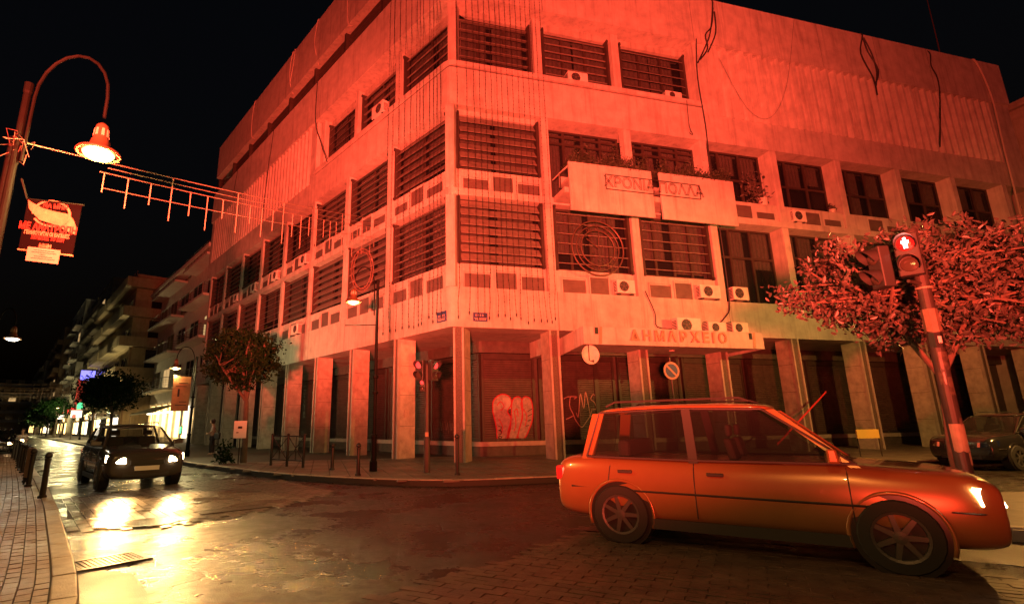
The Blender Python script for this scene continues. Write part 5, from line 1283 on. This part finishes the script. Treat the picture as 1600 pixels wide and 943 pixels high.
# ================================================================== people
def skin_figure(name, verts, edges, radii, mat, parent, sub=2):
    me = bpy.data.meshes.new(name); me.from_pydata([tuple(v) for v in verts], edges, [])
    o = bpy.data.objects.new(name, me); COL.objects.link(o); o.parent = parent; me.materials.append(mat); WL[o.name] = V((0, 0, 0))
    md = o.modifiers.new("skin", 'SKIN'); md.use_smooth_shade = True
    for i, r in enumerate(radii): o.data.skin_vertices[0].data[i].radius = (r, r) if not isinstance(r, tuple) else r
    o.data.skin_vertices[0].data[0].use_root = True
    s = o.modifiers.new("sub", 'SUBSURF'); s.levels = sub; s.render_levels = sub
    return o
def make_person(name, loc, rz, label, scale=1.0, seated=False):
    t = thing(name, loc, label, "person", rz=rz); t.scale = (scale,) * 3
    # x forward, y left
    vs = [(0, 0, .98), (0, 0, 1.15), (.01, 0, 1.35), (.02, 0, 1.47), (.03, 0, 1.55), (.04, 0, 1.63), (.04, 0, 1.72)]; rd = [(.14, .17), (.125, .15), (.13, .17), (.06, .07), .055, .095, .07]
    ed = [(0, 1), (1, 2), (2, 3), (3, 4), (4, 5), (5, 6)]
    def chain(start, pts, rs):
        p = start
        for q, r in zip(pts, rs): vs.append(q); rd.append(r); ed.append((p, len(vs) - 1)); p = len(vs) - 1
        return p
    for s in (-1, 1):
        hand = chain(2, [(.01, s * .17, 1.40), (.02, s * .22, 1.16), (.22, s * .12, 1.05), (.27, s * .06, 1.06)], [.06, .045, .036, .03])
        for k in range(4): chain(hand, [(.31, s * (.06 - .02 * k + .02), 1.09 - .022 * k), (.33, s * (.03 - .02 * k + .02), 1.08 - .022 * k)], [.011, .009])
        chain(hand, [(.27, s * .04, 1.10), (.29, s * .02, 1.12)], [.012, .009])
        chain(0, [(.0, s * .09, .90), (.05 * s, s * .095, .50), (-.02 + .05 * s, s * .10, .09), (.10 + .05 * s, s * .115, .045)], [.10, .068, .045, .038])
    body = skin_figure("body", vs, ed, rd, skin, t)
    skin_figure("trousers", [(0, 0, 1.0), (0, .09, .90), (.05, .095, .5), (.03, .10, .1), (0, -.09, .90), (-.05, -.095, .5), (-.07, -.10, .1)], [(0, 1), (1, 2), (2, 3), (0, 4), (4, 5), (5, 6)], [(.15, .185), .112, .082, .07, .112, .082, .07], trous, t)
    skin_figure("shirt", [(0, 0, 1.0), (0, 0, 1.15), (.01, 0, 1.36), (.02, 0, 1.46), (.01, .18, 1.40), (.02, .225, 1.18), (.01, -.18, 1.40), (.02, -.225, 1.18)], [(0, 1), (1, 2), (2, 3), (2, 4), (4, 5), (2, 6), (6, 7)], [(.155, .19), (.14, .165), (.145, .185), .075, .075, .06, .075, .06], shirt, t)
    hd = MB(); n = 10
    hd.lathe([(.03, 1.53), (.085, 1.58), (.112, 1.66), (.112, 1.72), (.085, 1.79), (.02, 1.82)], (.025, 0, 0), 14)
    hd.build("hair", hairm, t, local=True, smooth=True, sub=1)
    f = MB().lathe([(.04, 0), (.062, .05), (.07, .11), (.055, .165), (.02, .18)], (.085, 0, 1.56), 12); f.build("face", skin, t, local=True, smooth=True)
    MB().box8([(.14, -.014, 1.625), (.175, -.012, 1.625), (.175, .012, 1.625), (.14, .014, 1.625), (.14, -.006, 1.675), (.15, -.006, 1.675), (.15, .006, 1.675), (.14, .006, 1.675)]).build("nose", skin, t, local=True)
    for s in (-1, 1): MB().lathe([(.003, -.01), (.011, 0), (.003, .01)], (.148, s * .03, 1.675), 8).build("eye", hairm, t, local=True)
    MB().box(.146, .155, -.022, .022, 1.60, 1.608).build("mouth", redp, t, local=True)
    return t
pn = make_person("person", (-11.85, 25.2, .14), math.radians(200), "person in a pale top and dark trousers standing with a bag by the pavement wall", .92)
bgt = thing("shoulder_bag", (-11.6, 25.1, .98), "dark shoulder bag hanging at the side of the standing person", "bag")
MB().box(-11.72, -11.44, 25.0, 25.16, .86, 1.16).build("pouch", bagm, bgt, bevel=.04)
MB().tube([(-11.68, 25.06, 1.15), (-11.74, 25.12, 1.38), (-11.5, 25.1, 1.15)], .012, 5).build("strap", bagm, bgt)
rd_ = make_person("person", V((-22.6, 27.3, -.28)) - V((math.cos(adir), math.sin(adir), 0)) * .35, adir, "rider sitting low on the oncoming scooter, barely lit", .98)

# ================================================================== buildings along the street
def fbox(fr, *a): return MB().box(*a, fr)
def building(name, label, u0, u1, w, zt, wallm, floors, winm=dkwin, nwin=4, balc=None, depth=14, z0=4.2, fh=3.3, shop=None, railm=dkmetal, roofover=0, slab=None, frame=None):
    t = thing(name, L((u0 + u1) / 2, w, 0), label, "building")
    MB().box(u0, u1, w - depth, w, .12, zt, L).build("wall", wallm, t)
    MB().box(u0 - .1, u1 + .1, w - depth, w + .1 + roofover, zt + .003, zt + .35, L).build("roof", slab or wallm, t)
    for f in range(floors):
        z = z0 + f * fh
        for i in range(nwin):
            a = u0 + (u1 - u0) * (i + .22) / nwin; b = u0 + (u1 - u0) * (i + .78) / nwin
            wd = MB().box(a - .1, b + .1, w + .004, w + .05, z + .1, z + 2.35, L).build("window", frame or lstone, t)
            MB().box(a, b, w + .052, w + .06, z + .2, z + 2.25, L).build("pane", (litwin if rnd.random() < .13 else winm), wd)
            MB().box((a + b) / 2 - .03, (a + b) / 2 + .03, w + .062, w + .08, z + .2, z + 2.25, L).build("mullion", frame or lstone, wd)
        if balc:
            for (b0, b1) in balc:
                a, b, d = u0 + (u1 - u0) * b0, u0 + (u1 - u0) * b1, 1.25
                bc = MB().box(a, b, w + .006, w + d, z - .22, z, L).build("balcony", slab or wallm, t)
                if railm is None: MB().box(a, b, w + d - .12, w + d + .02, z + .002, z + 1.0, L).box(a, a + .12, w + .1, w + d - .122, z + .002, z + .99, L).build("parapet", wallm, bc)
                else:
                    m = MB().tube([L(a, w + .1, z + 1.0), L(a, w + d - .05, z + 1.0), L(b, w + d - .05, z + 1.0), L(b, w + .1, z + 1.0)], .03, 4)
                    for j in range(1, 4): m.tube([L(a, w + d - .05, z + .25 * j), L(b, w + d - .05, z + .25 * j)], .013, 3); m.tube([L(a, w + .1, z + .25 * j), L(a, w + d - .05, z + .25 * j)], .013, 3)
                    for j in range(int((b - a) / 1.1) + 1): m.tube([L(a + j * 1.1, w + d - .05, z), L(a + j * 1.1, w + d - .05, z + 1.0)], .018, 4)
                    m.build("railing", railm, bc)
    if shop:
        n = max(2, int((u1 - u0) / 4.5))
        for i in range(n):
            a, b = u0 + (u1 - u0) * (i + .08) / n, u0 + (u1 - u0) * (i + .92) / n
            s = MB().box(a, b, w + .004, w + .05, .2, 3.0, L).build("shop_front", dkmetal, t)
            MB().box(a + .1, b - .1, w + .052, w + .06, .5, 2.7, L).build("pane", shop[i % len(shop)], s)
            MB().box(a - .1, b + .1, w + .004, w + .18, 3.05, 3.7, L).build("shop_sign", shop[(i + 1) % len(shop)] if i % 3 == 1 else terrac, t)
    return t
b1 = building("apartment_building", "pale plaster building with stepped balconies right beside the town hall's left end", 33.4, 57.5, -1.3, 17.0, plaster, 4, balc=((.02, .36), (.5, .98)), z0=5.4, fh=3.75, roofover=1.2, nwin=5, slab=plaster)
s = MB().box(33.9, 38.5, -1.29, -1.2, .3, 3.2, L).build("roller_shutter", shutm, b1)
m = MB()
for i in range(16): m.box(33.9, 38.5, -1.198, -1.17, .35 + i * .18, .46 + i * .18, L)
m.build("shutter_ribs", shutm, s)
MB().box(39.2, 39.7, -1.2, -1.0, .5, 3.4, L).build("shop_pillar_light", shopwhite, b1)
MB().box(33.45, 33.8, -1.2, -1.05, 1.2, 3.6, L).build("lit_poster", shopglow, b1)
MB().box(41, 56, -1.29, -1.2, .5, 3.8, L).build("shop_window", shopglow, b1)
for i in range(6): MB().box(41 + i * 2.9, 41.25 + i * 2.9, -1.19, -1.0, .2, 4.0, L).build("shop_pillar", plaster, b1)
ns_ = thing("neon_sign", L(39.9, -.9, .9), "small green neon sign low beside the lit shop doorway", "sign")
MB().box(39.8, 40.2, -.9, -.8, .9, 1.5, L).build("tube", signgreen, ns_); MB().box(39.75, 40.25, -.98, -.91, .8, 1.6, L).build("back_panel", trimm, ns_)
dlt = thing("street_kiosk", L(46, 2.2, .14), "warm lit shop awning glowing behind the oncoming car", "awning")
MB().box8([L(42, -.9, 3.6), L(54, -.9, 3.6), L(54, 1.2, 2.8), L(42, 1.2, 2.8), L(42, -.9, 3.68), L(54, -.9, 3.68), L(54, 1.2, 2.88), L(42, 1.2, 2.88)]).build("canvas", awnm, dlt)
MB().tube([L(42.2, 1.1, .14), L(42.2, 1.1, 2.85)], .03, 6).tube([L(53.8, 1.1, .14), L(53.8, 1.1, 2.85)], .03, 6).build("posts", dkmetal, dlt)
MB().box(42.5, 53.5, -.6, -.4, 2.85, 3.0, L).build("tube_light", shopwhite, dlt)
lt = point("shop_glow", L(47, 1.0, 2.5), 1500, (1, .62, .22), .4)
b2_ = building("apartment_building", "yellowish block with deep solid corner balconies behind the pale building", 60, 90, 1.2, 20.0, beige, 4, balc=((.0, .55), (.6, 1.0)), z0=7.6, fh=3.7, railm=None, nwin=6, shop=(shopwhite, shopglow, dkwin), slab=beige, depth=16)
for z in (7.38, 11.08, 14.78, 18.48):
    MB().box(59.0, 60.0, -3.0, 2.44, z, z + 1.2, L).build("side_balcony", beige, b2_)
for z in (8.7, 12.4, 16.1):
    MB().box(59.94, 59.99, -2.6, -.6, z - .1, z + 2.2, L).build("side_window", dkwin, b2_)
MB().tube([L(59.9, 1.0, .2), L(59.9, 1.0, 12)], .09, 6).build("drain_pipe", terrac, b2_)
aw = thing("awning", L(62, 2.0, 2.6), "large tilted pale canvas awning over a shop far down the street", "awning")
MB().box8([L(61, 1.3, 5.2), L(68, 1.3, 5.2), L(68, 4.0, 2.9), L(61, 4.0, 2.9), L(61, 1.3, 5.3), L(68, 1.3, 5.3), L(68, 4.0, 3.0), L(61, 4.0, 3.0)]).build("canvas", awnm, aw)
MB().tube([L(61.1, 1.3, 3.2), L(61.1, 4.0, 3.0)], .03, 5).tube([L(67.9, 1.3, 3.2), L(67.9, 4.0, 3.0)], .03, 5).build("arms", dkmetal, aw)
def sign(name, label, u, w, z, wd, h, mat, frame=trimm, d=.15):
    s = thing(name, L(u, w, z), label, "sign")
    MB().box(u - .05, u + d + .05, w - .05, w + wd + .05, z - .05, z + h + .05, L).build("case", frame, s)
    MB().box(u - .09, u - .052, w, w + wd, z, z + h, L).build("lit_face", mat, s)
    return s
sign("screen_sign", "blue glowing screen sign high on a facade down the street", 88, 1.4, 9.0, 1.9, 1.5, signblue)
sign("neon_sign", "red neon pharmacy style letters stacked down a far facade", 97, 1.6, 5.4, 1.2, 4.4, P("dim_red_panel", (.2, .02, .02), .5, emis=(1, .04, .04), estr=.25))
sign("neon_sign", "bright red neon shop fascia below the stacked letters", 99, 1.6, 4.1, 3.4, .9, signred)
sign("sign_board", "greenish yellow hanging sign board near the far trees", 128, 3.2, 4.0, 1.8, 2.6, signyel)
sign("lit_sign", "white lit box sign over a far shop door", 90, 2.2, 3.2, 1.4, 1.1, shopwhite)
sign("neon_sign", "small green cross shop sign far down the street", 86, 2.6, 4.4, .7, 1.0, signgreen)
rs_ = thing("traffic_signal", L(70, 4.8, .14), "small far traffic signal glowing red before the tilted awning", "traffic signal")
MB().lathe([(.08, 0), (.06, 3.1)], L(70, 4.8, .14), 8).build("pole", polem, rs_); signal_head(rs_, V(L(69.7, 4.8, 3.0)), (-dL.x, -dL.y), 2, 0, r=.16)
building("apartment_building", "dim tall block with thin balconies beyond the yellowish block", 92, 122, .4, 27, greyr, 6, balc=((.02, .46), (.54, .98)), z0=5, fh=3.5, nwin=5, shop=(dkwin, shopwhite, shopglow))
building("apartment_building", "grey block with pale stepped balconies far down the street", 124, 152, 1.4, 29, plaster, 6, balc=((.0, .3), (.5, .8)), z0=5, fh=3.7, nwin=5, shop=(shopglow, dkwin), slab=whitep)
building("apartment_building", "brownish balconied block near the end of the street", 154, 190, 2.6, 27, terrac, 6, balc=((.0, .45), (.55, 1.0)), z0=5, fh=3.6, railm=None, nwin=5, shop=(shopwhite, shopglow))
building("apartment_building", "last low block on the right side of the far street", 192, 235, 4.0, 22, greyr, 5, balc=((.1, .9),), z0=5, fh=3.6, railm=None, nwin=6, shop=(shopglow, dkwin))
# building that closes the street
eb = thing("apartment_building", L(262, 12, 0), "lit apartment house with balconies closing the far end of the street", "building")
MB().box(262, 276, -2, 26, .12, 21, L).build("wall", beige, eb)
for f in range(5):
    z = 4.5 + f * 3.5
    bc = MB().box(260.5, 261.98, 0, 24, z - .25, z, L).build("balcony", plaster, eb)
    MB().box(260.5, 260.6, 0, 24, z + .002, z + .95, L).build("parapet", plaster, bc)
    for i in range(6):
        a = 1 + i * 4; MB().box(261.9, 261.97, a, a + 2.2, z + .1, z + 2.4, L).build("window", litwin if (f, i) in ((2, 2), (1, 4)) else dkwin, eb)
for i, u in enumerate((105, 140, 165, 200)):
    sp = sign("lit_sign", "tiny white shop light far down the street, " + ("nearest of four", "second of four", "third of four", "farthest of four")[i], u, 3.4, 3.2 + i * .4, .9, .7, shopwhite)
# dark neighbour past the right end of the town hall
nb_ = thing("office_building", R(42, 0, 0), "dark unlit building beyond the right end of the town hall", "building")
MB().box(35.5, 60, -14, 0, .12, 19.5, R).build("wall", greyr, nb_)
MB().box(35.2, 60, -14, .5, 19.503, 19.9, R).build("roof", greyr, nb_)
for f in range(4):
    for i in range(4):
        a = 36.5 + i * 5.5; wd = MB().box(a, a + 3, .004, .06, 4.5 + f * 3.7, 6.9 + f * 3.7, R).build("window", dkmetal, nb_)
        MB().box(a + .1, a + 2.9, .062, .07, 4.6 + f * 3.7, 6.8 + f * 3.7, R).build("pane", dkwin, wd)
